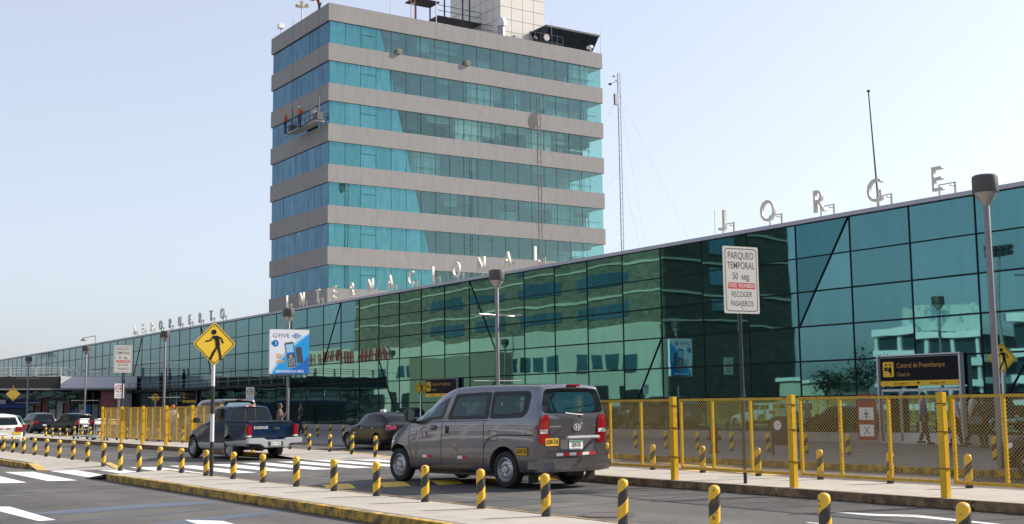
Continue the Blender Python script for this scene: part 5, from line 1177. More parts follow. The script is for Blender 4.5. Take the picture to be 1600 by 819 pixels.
# ---------------------------------------------------------------- blue pickup
PKB = pm('pickup_blue_paint', (.003,.015,.045), .22, .0, coat=.3, spec=.25); PKS = pm('pickup_silver_paint', (.42,.42,.43), .4, .1)
def build_pickup():
    t = thing('pickup_truck', 'dark blue pickup truck with silver lower body and chrome bumper', 'pickup truck', (14.35, 35.6, 0), radians(95.5)); W = .83
    cab = [(.18, .30, 1.10, 1.56, .80, .77, .66, .12), (.36, .28, 1.11, 1.60, W-.01, .80, .68, .12), (.9, .28, 1.10, 1.62, W, .80, .68, .12), (1.35, .28, 1.09, 1.58, W, .80, .66, .12), (1.75, .28, 1.07, 1.34, W, .79, .62, .12),
           (2.02, .28, 1.02, 1.12, W, .78, .60, .08), (2.5, .28, .88, 1.02, W, .77, .60, .12), (2.95, .30, .80, .92, .80, .74, .55, .12), (3.16, .32, .68, .80, .72, .66, .5, .1)]
    B = Body(cab, rear_lean=.12, bulge_r=.02, bulge_f=.25, N_=60)
    for sg in (1, -1):
        B.panel('window', rnd_poly([(.72,1.16),(1.22,1.15),(1.18,1.42),(.82,1.50)], .04) if 0 else rnd_poly([(1.08,1.15),(1.98,1.13),(1.52,1.46),(1.10,1.53)], .04), 'y', sg, CGLASS, t, off=.006)
        B.panel('window', rnd_poly([(.50,1.16),(1.02,1.15),(1.04,1.53),(.66,1.52)], .04), 'y', sg, CGLASS, t, off=.006)
        for pts in ([(1.05,1.53),(1.04,1.1),(1.05,.40)], [(2.05,1.10),(2.06,.80),(1.98,.42)]): B.strip('door_seam', pts, 'y', sg, .012, _m['door_seam_black'], t)
        B.panel('lower_body', rnd_poly([(.34,.30),(2.10,.30),(2.10,.50),(.34,.50)], .02), 'y', sg, PKS, t, off=.008)
        B.panel('door_handle', rrect(1.16,.96,1.32,1.0,.015), 'y', sg, BLACK, t, off=.02)
        B.panel('headlight', rnd_poly([(2.95,.66),(3.12,.62),(3.12,.74),(2.95,.80)], .02), 'y', sg, CLRG, t, off=.008)
        MB().box(-.07,-.10,-.08,.07,.10,.08).build('mirror', BLACK, t, bevel=.03, smooth=True).location = (1.92, sg*.99, 1.18)
        MB().box(-.02,-.08,-.03,.02,.05,.0).build('mirror_arm', BLACK, t).location = (1.92, sg*.86, 1.14)
    B.panel('rear_window', rnd_poly([(-.66,1.18),(.66,1.18),(.56,1.54),(-.56,1.54)], .08), 'x', -1, CGLASS, t, off=.008, res=.12)
    for y in (-.17, .17): B.strip('window_divider', [(y,1.19),(y,1.53)], 'x', -1, .016, BLACK, t, off=.012)
    MB().box(.26,-.17,1.575,.32,.17,1.615).build('brake_light', REDG, t, bevel=.01); MB().box(.255,-.07,1.58,.30,.07,1.61).build('cargo_light', REDP, t)
    for y in (-.12,.12): MB().box(.25,y-.045,1.58,.30,y+.045,1.61).build('cargo_light', CLRG, t)
    B.panel('windscreen', rnd_poly([(1.42,-.52),(1.42,.52),(1.98,.62),(1.98,-.62)], .06), 'z', 1, CGLASS, t, off=.006)
    B.cut_and_link(PKB, t, [(2.54, .34, .40, W)])
    # bed
    bed = [(-1.15, .42, .70, 1.11, .80, .80, .775, .05), (-1.0, .40, .72, 1.12, W, W-.005, .79, .05), (-.5, .40, .75, 1.12, W+.03, W+.02, .79, .07), (0, .40, .78, 1.12, W+.045, W+.03, .79, .07), (.3, .40, .75, 1.12, W, W, .79, .05), (.32, .40, .75, 1.12, W-.01, W-.01, .79, .05)]
    B2 = Body(bed, rear_lean=.0, bulge_r=.03, bulge_f=0, N_=40)
    for sg in (1, -1):
        B2.panel('lower_body', rnd_poly([(-1.10,.42),(.30,.42),(.30,.54),(-1.10,.60)], .02), 'y', sg, PKS, t, off=.008)
        MB().box(-1.20,sg*.765-.075,.74,-1.03,sg*.765+.075,1.04).build('tail_light', REDG, t, bevel=.02, smooth=True); MB().box(-1.195,sg*.765-.07,.68,-1.04,sg*.765+.07,.738).build('reversing_light', CLRG, t, bevel=.015)
    B2.strip('tailgate_seam', [(.64,.66),(.64,1.10)], 'x', -1, .012, _m['door_seam_black'], t); B2.strip('tailgate_seam', [(-.64,.66),(-.64,1.10)], 'x', -1, .012, _m['door_seam_black'], t)
    for z in (1.04, .70): B2.strip('tailgate_crease', [(-.62,z),(.62,z)], 'x', -1, .012, pm('pickup_crease', (.006,.02,.05), .4), t)
    B2.decal('DODGE', WHT, t, .36, .955, 'x', -1, .115, sx=1.15, off=.012, flip=-1, bold=.0)
    B2.panel('handle_recess', rrect(-.26,.89,-.06,.98,.02), 'x', -1, BLACK, t, off=.006); MB().box(-1.175,-.22,.91,-1.15,-.09,.95).build('tailgate_handle', pm('handle_grey', (.06,.07,.08), .4), t, bevel=.01)
    b_ = B2.cut_and_link(PKB, t, [(0, .34, .40, W+.05)]); b_.name = 'cargo_bed'
    MB().box(-1.05,-.70,1.05,.26,.70,1.146).build('bed_liner', BLACK, t)
    for sg in (1,-1): MB().box(-1.13,sg*.775-.03,1.10,.30,sg*.775+.03,1.155).build('bed_rail', PKB, t, bevel=.01)
    # bumper with plate
    MB().prism([(-.90,.50),(-.90,.66),(-.35,.66),(-.30,.60),(.30,.60),(.35,.66),(.90,.66),(.90,.50),(.50,.48),(.34,.38),(-.34,.38),(-.50,.48)], -1.36, -1.20, 'x').build('rear_bumper', pm('bumper_chrome', (.62,.62,.63), .22, .6), t, bevel=.02, smooth=True)
    MB().prism([(-.24,.41),(.24,.41),(.24,.55),(-.24,.55)], -1.372, -1.36, 'x').build('plate_recess', BLACK, t)
    MB().prism([(-.17,.43),(.17,.43),(.17,.54),(-.17,.54)], -1.378, -1.371, 'x').build('plate', WPL, t); text('PD-1742', BLK, t, face_m((-1.38,0,.485), (0,-1,0)), 0, 0, .002, .09)
    MB().box(-.9,-.55,.34,.2,.55,.44).build('frame', BLACK, t); MB().tube((0,-.7,.34),(0,.7,.34),.07,8).build('axle', BLACK, t); MB().tube((-.9,.2,.33),(-.5,.2,.33),.07,8).build('muffler', BLACK, t)
    for x in (0, 2.54):
        for sg in (1, -1): wheel(t, x, sg*.72, .335, .22, 'steel', sg)
    return t
build_pickup()

# ---------------------------------------------------------------- generic cars
def build_car(name, label, cat, loc, head, col, kind='sedan', s=.88, tl=REDG, plate_txt=None, plate_base=None, extra=None, metal=.3):
    t = thing(name, label, cat, (*loc, 0), radians(head)); W = .86*s; P = pm('paint_'+name+'_%d' % int(sum(col)*1000), col, .22, 0, coat=.12, spec=.28)
    wb = 2.6
    if kind == 'sedan': K = [(-1.0,.34,.80,.92,.76,.72,.60,.10),(-.85,.24,.92,1.02,.84,.80,.62,.10),(-.45,.22,.97,1.08,.86,.82,.60,.12),(-.1,.22,.98,1.30,.86,.82,.58,.14),(.35,.22,.97,1.44,.86,.82,.60,.14),(1.0,.22,.95,1.47,.86,.82,.62,.14),(1.5,.22,.94,1.42,.86,.82,.60,.14),(2.0,.22,.92,1.16,.86,.81,.60,.14),(2.35,.22,.88,.99,.86,.80,.62,.10),(2.9,.22,.78,.90,.85,.77,.60,.12),(3.3,.24,.68,.78,.80,.70,.5,.12),(3.5,.30,.56,.64,.66,.6,.4,.1)]
    elif kind == 'wagon': K = [(-.98,.36,.90,1.30,.76,.74,.60,.10),(-.88,.26,.94,1.38,.83,.80,.62,.12),(-.45,.22,.96,1.44,.85,.82,.63,.14),(.5,.22,.95,1.48,.86,.82,.64,.14),(1.3,.22,.94,1.44,.86,.82,.62,.14),(1.9,.22,.92,1.18,.86,.81,.60,.14),(2.25,.22,.88,.99,.86,.80,.62,.10),(2.9,.22,.78,.88,.85,.77,.60,.12),(3.3,.24,.66,.76,.80,.70,.5,.12),(3.45,.30,.56,.64,.66,.6,.4,.1)]
    else: K = [(-.95,.42,1.05,1.55,.80,.78,.66,.10),(-.85,.32,1.08,1.66,.88,.85,.68,.12),(-.4,.30,1.10,1.72,.90,.86,.70,.14),(.8,.30,1.09,1.74,.90,.86,.70,.14),(1.4,.30,1.08,1.68,.90,.86,.68,.14),(1.95,.30,1.06,1.36,.90,.85,.66,.14),(2.25,.30,1.02,1.15,.90,.84,.66,.10),(2.9,.30,.96,1.06,.88,.82,.64,.12),(3.35,.32,.84,.94,.84,.76,.55,.12),(3.5,.36,.70,.80,.70,.66,.5,.1)]
    if kind == 'suv': W = .90*s
    K = [tuple(v*s for v in k) for k in K]
    lean = {'sedan': .05, 'wagon': .22, 'suv': .14}[kind]*s
    B = Body(K, rear_lean=lean, bulge_r=.05, bulge_f=.22, N_=56); q = lambda L: [(a*s, b*s) for a, b in L]
    for sg in (1, -1):
        if kind == 'sedan': ws = [[(1.12,1.0),(2.12,.985),(1.62,1.27),(1.14,1.38)], [(.22,1.02),(1.05,1.0),(1.07,1.38),(.50,1.36)]]
        elif kind == 'wagon': ws = [[(1.12,1.0),(2.02,.985),(1.52,1.27),(1.14,1.37)], [(.30,1.01),(1.05,1.0),(1.07,1.38),(.34,1.38)], [(-.62,1.05),(.22,1.01),(.26,1.38),(-.42,1.32)]]
        else: ws = [[(1.10,1.15),(2.05,1.13),(1.55,1.48),(1.12,1.60)], [(.20,1.16),(1.02,1.15),(1.04,1.61),(.22,1.62)], [(-.62,1.20),(.12,1.17),(.14,1.61),(-.52,1.55)]]
        for w_ in ws: B.panel('window', rnd_poly(q(w_), .05), 'y', sg, CGLASS, t, off=.006, res=.15)
        for xx in (1.08, .12, 2.1): B.strip('door_seam', q([(xx,.98),(xx,.6),(xx-.03,.3)]), 'y', sg, .010, _m['door_seam_black'], t)
        for xx in (1.22, .30): B.panel('door_handle', rrect(xx*s-.02,.84*s,xx*s+.12,.875*s,.01), 'y', sg, CHROME if extra == 'taxi' else P, t, off=.02)
        z0, z1 = (.78,.96) if kind == 'sedan' else ((.70,.92) if kind == 'wagon' else (.82,1.15))
        B.panel('tail_light', rnd_poly(q([(sg*.48,z0),(sg*.80,z0),(sg*.80,z1),(sg*.50,z1)]), .03), 'x', -1, tl, t, off=.018, res=.05)
        B.panel('tail_light', rnd_poly(q([(-.93,z0),(-.70,z0),(-.70,z1),(-.90,z1)]), .03), 'y', sg, tl, t, off=.018, res=.05)
        B.panel('headlight', rnd_poly(q([(2.95,.62),(3.3,.56),(3.32,.68),(3.0,.78)]), .03), 'y', sg, CLRG, t, off=.010, res=.12)
        MB().box(-.06,-.09,-.06,.06,.09,.06).build('mirror', P, t, bevel=.025, smooth=True).location = (1.98*s, sg*(W+.10), 1.02*s if kind != 'suv' else 1.18*s)
    zr = {'sedan': (1.06,1.34), 'wagon': (1.0,1.34), 'suv': (1.18,1.60)}[kind]
    if kind == 'sedan': B.panel('rear_window', rnd_poly(q([(-.40,-.60),(-.40,.60),(.30,.50),(.30,-.50)]), .05), 'z', 1, CGLASS, t, off=.007, res=.12)
    else: B.panel('rear_window', rnd_poly(q([(-.62,zr[0]),(.62,zr[0]),(.52,zr[1]),(-.52,zr[1])]), .06), 'x', -1, CGLASS, t, off=.008, res=.12)
    B.panel('windscreen', rnd_poly(q([(1.55,-.50),(1.55,.50),(2.18,.62),(2.18,-.62)]), .05), 'z', 1, CGLASS, t, off=.006, res=.12)
    zp = .62 if kind != 'suv' else .72
    B.panel('plate', rrect(-.17,zp*s-.05,.17,zp*s+.05,.01), 'x', -1, plate_base or WPL, t, off=.012)
    if plate_txt: B.decal(plate_txt, BLK, t, 0, zp*s, 'x', -1, .09, off=.016, flip=-1)
    MB().box(-1.03*s,-.74*s,.34*s,-.9*s,.74*s,.54*s).build('rear_bumper', P if kind != 'suv' else BLACK, t, bevel=.05, smooth=True)
    r = .315*s if kind != 'suv' else .36*s; ar = r+.06
    B.cut_and_link(P, t, [(0, r, ar, W), (wb*s, r, ar, W)])
    for x in (0, wb*s):
        for sg in (1, -1): wheel(t, x, sg*(W-.115), r, .18, 'alloy', sg)
    MB().box(.4*s,-.7*s,.18*s,2.2*s,.7*s,.28*s).build('underbody', BLACK, t)
    if extra == 'taxi':
        MB().prism([(-.17,0),(.17,0),(.13,.10),(-.13,.10)], -.06, .06, 'y').build('roof_sign', WHT, t, bevel=.02).location = (1.05*s, 0, 1.475*s)
        for k in range(1): B.panel('door_sticker', q([(1.82,.60),(2.05,.60),(2.05,.70),(1.82,.70)]), 'y', 1, pm('sticker_tan', (.5,.42,.3), .5), t, off=.006)
    if extra == 'dots':
        for y in (.10, -.20): B.panel('rear_sticker', [(y-.08,.78),(y+.08,.78),(y+.08,.82),(y-.08,.82)], 'x', -1, REDP, t, off=.01)
        for sg in (-1,): B.panel('yellow_plate', rrect(-.70,.56,-.36,.68,.01), 'x', -1, YPL, t, off=.012)
    return t
build_car('taxi_sedan', 'black sedan taxi with a white roof sign, left of the grey van', 'car', (21.0, 38.9), 90, (.012,.012,.014), 'sedan', .90, extra='taxi', tl=pm('tail_maroon', (.30,.01,.05), .15, coat=1))
build_car('station_wagon', 'white station wagon with a yellow plate cut by the left edge of the photo', 'car', (10.75, 54.6), 93, (.62,.61,.58), 'wagon', .95, extra='dots', metal=0)
build_car('hatchback', 'dark green hatchback just ahead of the white station wagon', 'car', (13.4, 66.0), 92, (.02,.10,.09), 'wagon', .9)
build_car('parked_sedan', 'black hatchback seen from behind at far left with lit red tail lights', 'car', (19.3, 84.5), 95, (.02,.024,.032), 'wagon', .92)
build_car('parked_suv', 'black off-road car facing left beyond the luggage trolleys', 'car', (20.1, 78.3), 112, (.012,.014,.02), 'suv', .76)
build_car('dark_car', 'black car nose at the right edge of the photo behind the fence', 'car', (22.1, 11.55), 91, (.010,.010,.012), 'wagon', .98)
build_car('silver_sedan', 'dark sedan parked beside the terminal behind the pickup cargo bed', 'car', (21.4, 57.5), 88, (.02,.025,.03), 'sedan', .9)
bpy.context.view_layer.update()
def van2():
    t = build_van(car_paint('van_brown_grey_paint', (.10,.085,.075), .4, .35), 'grey brown van parked behind the far yellow fence', (20.1, 52.6), 92, False)
    return t
van2()

# ================================================================== PEOPLE
SKIN = pm('skin', (.30,.155,.10), .55); HAIR = pm('hair_black', (.012,.010,.009), .6)
def skinmesh(name, chain, mat, parent, sub=1, root=0):
    """chain: (verts [(x,y,z,r)], edges)"""
    vs_, es = chain; me = bpy.data.meshes.new(name); me.from_pydata([v[:3] for v in vs_], es, []); o = bpy.data.objects.new(name, me); COL.objects.link(o)
    md = o.modifiers.new('s', 'SKIN'); md.use_smooth_shade = True
    for i, v in enumerate(vs_): me.skin_vertices[0].data[i].radius = (v[3], v[4] if len(v) > 4 else v[3]); me.skin_vertices[0].data[i].use_root = (i == root)
    s2_ = o.modifiers.new('u', 'SUBSURF'); s2_.levels = sub; s2_.render_levels = sub
    dg = bpy.context.evaluated_depsgraph_get(); dg.update(); nm = bpy.data.meshes.new_from_object(o.evaluated_get(dg)); nm.name = name
    bpy.data.objects.remove(o); nm.materials.clear(); nm.materials.append(mat)
    for p in nm.polygons: p.use_smooth = True; p.material_index = 0
    return link(name, nm, parent)
def person(label, x, y, z, head, h=1.6, top=(.3,.3,.3), legs=(.03,.03,.04), la=(.15,.0,.0), ra=(-.15,.0,.0), stride=.0, hat=None, hair=True, jacket=False, group=None, lean=0., helmet=None):
    """faces local +x. la/ra: (swing forward of upper arm, elbow bend, outward)"""
    t = thing('person', label, 'person', (x, y, z), radians(head), group); k = h/1.7
    V = []; E = []
    def add(p, r, par=None):
        V.append((p[0]*k, p[1]*k, p[2]*k, r*k)); i = len(V)-1
        if par is not None: E.append((par, i))
        return i
    L = lambda zz: lean*(zz-.9)
    pel = add((0,0,.93), .115); ab = add((L(1.1),0,1.10), .105, pel); ch = add((L(1.3),0,1.30), .125, ab); nb_ = add((L(1.42),0,1.43), .06, ch); nk = add((L(1.5)+.01,0,1.50), .05, nb_); jw = add((L(1.56)+.03,0,1.555), .065, nk); hm = add((L(1.62)+.02,0,1.62), .082, jw); ht = add((L(1.7)+.0,0,1.675), .06, hm)
    ns = add((L(1.6)+.105,0,1.595), .012, hm)
    shirt_v = []; arms_pts = []
    for sg, (sw, el, out) in ((1, la), (-1, ra)):
        sh = Vector((L(1.4), sg*.175, 1.40)); ua = Vector((sin(sw), sg*(.12+out), -cos(sw))).normalized()*.29; eb = sh+ua
        fa = Vector((sin(sw+el), sg*(.03), -cos(sw+el))).normalized()*.25; wr = eb+fa
        i0 = add(sh, .062, ch); i1 = add(eb, .043, i0); i2 = add(wr, .028, i1); f = fa.normalized(); pm_ = wr+f*.07; ip = add(pm_, .030, i2)
        sd = Vector((0,0,1)).cross(f); sd = sd.normalized() if sd.length > .1 else Vector((1,0,0)); up_ = f.cross(sd)
        for j, a in enumerate((-.030,-.010,.010,.030)):
            q1 = pm_+f*.035+sd*a; q2 = q1+f*(.045-.008*abs(j-1.3))-up_*.010*0; a1 = add(q1, .0095, ip); add(q2, .0085, a1)
        th_ = add(pm_-f*.02+sd*(.048*-sg), .011, ip); add(pm_+f*.02+sd*(.056*-sg), .009, th_)
        arms_pts.append((sh, eb, wr))
    legs_pts = []
    for sg in (1, -1):
        st_ = stride*sg; hp = Vector((0, sg*.095, .90)); kn = Vector((sin(st_)*.42+.03, sg*.10, .90-cos(st_)*.43)); an = Vector((sin(st_*1.3)*.80-(.05 if st_ < 0 else 0), sg*.10, .085+(.05 if st_ < -.1 else 0)))
        i0 = add(hp, .085, pel); i1 = add(kn, .058, i0); i2 = add(an, .040, i1); legs_pts.append((hp, kn, an))
        add(an+Vector((.15,0,-.045)), .030, i2)
    skinmesh('body', (V, E), SKIN, t)
    # shirt
    SM = pm('cloth_%d_%d_%d' % tuple(int(c*999) for c in top), top, .85, var=.12, vs_=6); LM = pm('cloth_%d_%d_%d' % tuple(int(c*999) for c in legs), legs, .85, var=.1, vs_=6)
    g = .022 if not jacket else .035
    V = []; E = []; a0 = add((0,0,.90), .13+g*.5); a1 = add((L(1.1),0,1.10), .118+g, a0); a2 = add((L(1.3),0,1.30), .138+g, a1); a3 = add((L(1.43),0,1.43), .075, a2)
    for (sh, eb, wr), sg in zip(arms_pts, (1,-1)):
        i0 = add(sh, .068+g*.6, a2); i1 = add(eb, .050+g*.5, i0); add(eb.lerp(wr, .85 if not (top[0] > .9) else .3), .038+g*.4, i1)
    skinmesh('shirt' if not jacket else 'jacket', (V, E), SM, t)
    V = []; E = []; p0 = add((0,0,.95), .128)
    for (hp, kn, an) in legs_pts:
        i0 = add(hp, .100, p0); i1 = add(kn, .074, i0); add(an+Vector((0,0,.0)), .060, i1)
    skinmesh('trousers', (V, E), LM, t)
    for (hp, kn, an) in legs_pts:
        s_ = MB(); a = an*k; s_.prism([(-.075*k,-.045*k),(.06*k,-.05*k),(.17*k,-.035*k),(.20*k,0),(.17*k,.035*k),(.06*k,.05*k),(-.075*k,.045*k)], -.075*k, -.01*k); s_.build('shoe', BLACK, t, bevel=.015*k, smooth=True).location = a
    # hair / hat: cap around the skull
    hc = Vector(((L(1.62)-.005)*k, 0, 1.635*k)); pr = [(.088,-.06),(.098,-.02),(.098,.02),(.085,.06),(.055,.088),(.01,.098)]
    hmcol = hat or helmet
    o = MB().lathe([(r*k*(1.12 if helmet else 1.0), z_*k) for r, z_ in pr], 14).build('hair' if not hmcol else ('helmet' if helmet else 'cap'), pm('headwear_%d' % int(sum(hmcol)*500), hmcol, .5) if hmcol else HAIR, t, smooth=True); o.location = hc; o.rotation_euler[1] = radians(-22 if not hmcol else -6)
    if hat: MB().prism([(.06*k,-.06*k),(.17*k,-.04*k),(.17*k,.04*k),(.06*k,.06*k)], 0, .01).build('cap_brim', o.data.materials[0], t).location = hc + Vector((0,0,.0))
    # face details
    for sg in (1,-1):
        MB().lathe([(.001,-.006),(.009,0),(.001,.006)],8).build('eye', BLACK, t).location = ((L(1.62)+.098)*k, sg*.03*k, 1.625*k)
        MB().lathe([(.002,-.02),(.014,-.008),(.014,.008),(.002,.02)],8).build('ear', SKIN, t).location = ((L(1.62)+.01)*k, sg*.088*k, 1.605*k)
    MB().box(-.003,-.022*k,-.004,.004,.022*k,.004).build('mouth', pm('lips', (.20,.07,.06), .5), t).location = ((L(1.6)+.098)*k, 0, 1.553*k)
    return t
person('man in a brown jacket standing behind the right side of the blue pickup bed', 18.8, 44.1, .0, -30, 1.68, (.11,.085,.075), (.03,.03,.035), (.05,2.3,.05), (.0,2.3,.05), jacket=True)
person('person in a red cap and pale grey clothes seen through the far yellow fence', 17.9, 53.9, .13, -110, 1.56, (.55,.50,.47), (.34,.33,.33), (.3,1.1,.1), (.2,.8,.1), .18, hat=(.5,.03,.04))
person('man in navy shirt and dark trousers at the entrance doors', 31.9, 24.7, .15, -45, 1.60, (.05,.06,.14), (.02,.022,.045), (.2,.3,0), (-.2,.3,0), .13)
p_ = person('man in light blue shirt carrying a yellow folder by the entrance', 30.9, 22.8, .15, -60, 1.56, (.28,.34,.58), (.05,.035,.03), (.1,.2,0), (.1,.35,.05), .12)
f_ = MB().box(-.15,-.012,-.11,.15,.012,.11).build('folder', pm('folder_yellow', (.60,.47,.12), .6), bevel=.004); f_.location = (30.65, 22.93, .83); f_.rotation_euler = (.2,-.35,radians(-60)); tag(f_, 'yellow folder in the hand of the man in the light blue shirt', 'folder')
person('man in white shirt walking right behind the man with the yellow folder', 31.6, 22.7, .15, -70, 1.62, (.56,.52,.47), (.02,.02,.022), (.2,.3,0), (-.2,.3,0), .2)
person('dark haired person in black clothes holding a bag, beside the nearest lamp post', 30.9, 21.9, .15, 190, 1.50, (.02,.02,.024), (.015,.015,.018), (.6,1.2,.1), (.4,.8,.1), .05)
b_ = thing('handbag', 'grey handbag with lettering held by the person in black', 'bag', (30.62, 21.95, .95), radians(190)); MB().box(-.05,-.22,-.12,.05,.22,.12).build('bag_body', pm('bag_grey', (.10,.10,.11), .6), b_, bevel=.03); MB().tube((0,-.15,.12),(0,0,.28),.012,5).build('strap', BLACK, b_); MB().tube((0,0,.28),(0,.15,.12),.012,5).build('strap', BLACK, b_)
person('silhouetted person in black at the right edge behind the fence', 31.2, 20.35, .15, 100, 1.60, (.015,.015,.018), (.012,.012,.014), (.1,.2,0), (.1,.2,0), .1)
person('person in a red top in the waiting group at far left', 25.5, 92.6, .13, 200, 1.62, (.28,.03,.04), (.03,.03,.04))
person('person in black, right of the person in red in the waiting group', 25.9, 88.8, .13, 160, 1.6, (.02,.02,.025), (.02,.02,.025))
person('person in a light blue top, left of the person in red in the waiting group', 25.0, 96.5, .13, 210, 1.6, (.20,.28,.45), (.03,.03,.05))
person('person in dark clothes behind the black hatchback', 25.6, 100.5, .13, 150, 1.58, (.04,.04,.05), (.02,.02,.03))
person('man in a pale blue shirt standing on the ledge of the elevated walkway', 31.6, 108.6, 3.12, 180, 1.6, (.30,.36,.50), (.08,.09,.12))
person('person in dark clothes on the canopy ledge by the upper door', 32.7, 99.4, 3.12, 180, 1.6, (.04,.05,.07), (.03,.03,.04))
person('man walking on the pavement in dark clothes beyond the pickup', 26.5, 59.4, .13, 190, 1.6, (.02,.025,.04), (.02,.02,.03), (.3,.5,.1), (-.2,.4,.1), .2)
person('worker in red vest and yellow helmet at the left end of the hanging gondola', 38.75, 90.4, 23.45, 0, 1.65, (.55,.10,.05), (.05,.06,.09), (.5,.8,.2), (.5,.8,.2), helmet=(.60,.42,.05))
person('worker in red vest and white helmet at the right end of the hanging gondola', 38.75, 87.6, 23.45, 20, 1.65, (.55,.10,.05), (.06,.07,.10), (.7,.6,.2), (.4,.8,.2), helmet=(.65,.65,.62))
person('worker in dark red top leaning over the tower roof edge', 40.6, 88.0, 33.0, 180, 1.6, (.30,.06,.04), (.05,.05,.06), (.9,.4,.2), (.9,.4,.2), lean=.5, helmet=(.55,.40,.30))
# ================================================================== THE OTHER SIDE OF THE ROAD (seen as reflections in the glass wall)
random.seed(21)
def brick_tex(name, c1, c2, scale, squash=(1,1,1)):
    M = pm(name, c1, .8); t = M.node_tree; b = t.nodes['Principled BSDF']; g = N(t, 'ShaderNodeNewGeometry'); sp = N(t, 'ShaderNodeSeparateXYZ'); t.links.new(g.outputs['Position'], sp.inputs[0])
    ad = N(t, 'ShaderNodeMath', operation='ADD'); t.links.new(sp.outputs[0], ad.inputs[0]); t.links.new(sp.outputs[1], ad.inputs[1]); cb = N(t, 'ShaderNodeCombineXYZ'); t.links.new(ad.outputs[0], cb.inputs[0]); t.links.new(sp.outputs[2], cb.inputs[1])
    br_ = N(t, 'ShaderNodeTexBrick'); br_.inputs['Color1'].default_value = (*c1,1); br_.inputs['Color2'].default_value = (*c2,1); br_.inputs['Mortar'].default_value = (*[c*.6 for c in c1],1); br_.inputs['Scale'].default_value = scale; br_.inputs['Mortar Size'].default_value = .01
    t.links.new(cb.outputs[0], br_.inputs['Vector']); t.links.new(br_.outputs['Color'], b.inputs['Base Color']); return M
STN = brick_tex('stone_cladding', (.19,.18,.12), (.10,.105,.068), .7)
STD = brick_tex('stone_cladding_painted_shade', (.07,.07,.055), (.03,.035,.03), .7)  # same hotel stone, shade of the side wall put into its colours
PALE = pm('pale_render', (.46,.46,.35), .8, var=.06, vs_=.4, world=True)
HG = glass_mat('hotel_glass', (.22,.38,.43), wav=.5, diff=(.02,.07,.09), mixd=.3)
ht = thing('hotel_building', 'stone clad hotel across the road, seen mirrored in the terminal glass wall', 'building', (0,0,0))
HX = -20.; Ya, Yb = 99.6, 176.
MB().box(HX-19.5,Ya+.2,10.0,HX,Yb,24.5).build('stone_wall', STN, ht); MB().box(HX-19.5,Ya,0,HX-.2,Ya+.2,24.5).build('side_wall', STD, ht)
MB().box(HX-18.8,Ya+.2,0,HX+.6,Yb,9.99).build('lower_wall', PALE, ht)
for z in (10.0, 13.4, 16.9, 20.4): MB().box(HX,Ya+.1,z,HX+.12,Yb,z+.22).build('cornice', PALE, ht); MB().box(HX-19.5,Ya-.12,z,HX+.12,Ya,z+.2).build('cornice', PALE, ht)
hw_ = MB().box(0,0,0,.1,2.9,1.5).mesh('window', HG)
for z in (11.2, 14.6, 18.0):
    for j in range(16):
        if j % 4 != 3: link('window', hw_, ht, loc=(HX, Ya+6+j*3.1, z))
hw2 = MB().box(0,0,0,3.6,.1,1.9).mesh('window', HG)
for z in (11.2, 14.6, 18.0): link('window', hw2, ht, loc=(HX-10.5, Ya-.1, z))
hw3 = MB().box(0,0,0,.1,2.2,1.7).mesh('window', HG)
for j in range(22):
    if j % 5 != 4: link('window', hw3, ht, loc=(HX+.6, Ya+4+j*2.9, 5.4))
for j in range(12): link('dark_bay', MB().box(0,0,0,.12,4.0,2.6).mesh('dark_bay', DARK) if j == 0 else bpy.data.objects['dark_bay'].data, ht, loc=(HX+.6, Ya+3+j*6.2, .6))
MB().box(HX-10,Yb,0,HX+.6,196,10.6).build('annex_wall', PALE, ht)
rl_ = thing('wall_lettering', 'row of dark red wall letters across the road, mirrored right of the phone banner', 'lettering', (HX+.62, 0, 0)); RLM = pm('lettering_red', (.26,.02,.02), .5); random.seed(77)
yy_ = 163.5
for n_ in (8, 9, 4):
    for _ in range(n_):
        l_ = MB(); l_.box(0,yy_,8.4,.12,yy_+.22,10.2)
        if random.random() < .8: l_.box(0.01,yy_+.75,8.4,.11,yy_+.97,10.2)
        l_.box(.02,yy_+.1,random.choice([8.4,9.2,10.0]),.1,yy_+.9,random.choice([8.6,9.4,10.2])) if False else l_.box(.02,yy_+.1,9.2,.1,yy_+.9,9.4)
        l_.build('letter', RLM, rl_); yy_ += 1.25
    yy_ += 1.3
# darker wing in the middle and taller pale block
MB().box(HX+.6,128,0,HX+3,150,8.0).build('wing', pm('olive_render', (.20,.20,.13), .8), ht)
for s_, (y0,y1,hh,nm) in enumerate(((74,86,7.6,'white banded office block across the road, mirrored just right of the leaning mullion'), (40,66,8.2,'white banded building across the road, mirrored at the right end of the glass wall'))):
    o_ = thing('banded_building', nm, 'building', (0,0,0)); X_ = -38 if s_ == 0 else -32
    MB().box(X_-14,y0,0,X_,y1,hh).build('core', pm('band_glass_dark', (.03,.05,.06), .2), o_)
    for z in (0, 2.4, 4.9, hh-.4): MB().box(X_-14.5,y0-.5,z+.5,X_+.6,y1+.5,z+1.2).build('white_band', pm('bright_render', (.82,.82,.80), .6), o_)
    for j in range(int((y1-y0)/3)+1): MB().box(X_,y0+j*3,0,X_+.25,y0+j*3+.35,hh).build('column', WHT, o_)
o_ = thing('roof_billboard', 'faded billboard on the roof of the white banded office block, seen mirrored', 'billboard', (-40, 80, 8.5)); MB().box(-.1,-5,0,.1,4.5,2.6).build('board', pm('billboard_print', (.5,.55,.52), .6, col2=(.15,.25,.3), thr=(.4,.5), vs_=.8), o_); [MB().box(-.4,y,-.9,-.2,y+.15,2.4).build('strut', STL, o_) for y in (-4,0,4)]
o_ = thing('low_pavilion', 'low pale pavilion across the road seen mirrored beside the trees', 'building', (0,0,0)); MB().box(-40,90,0,-34,97,3.4).build('wall', PALE, o_); MB().box(-40.4,89.6,3.4,-33.6,97.4,3.8).build('roof', WHT, o_)
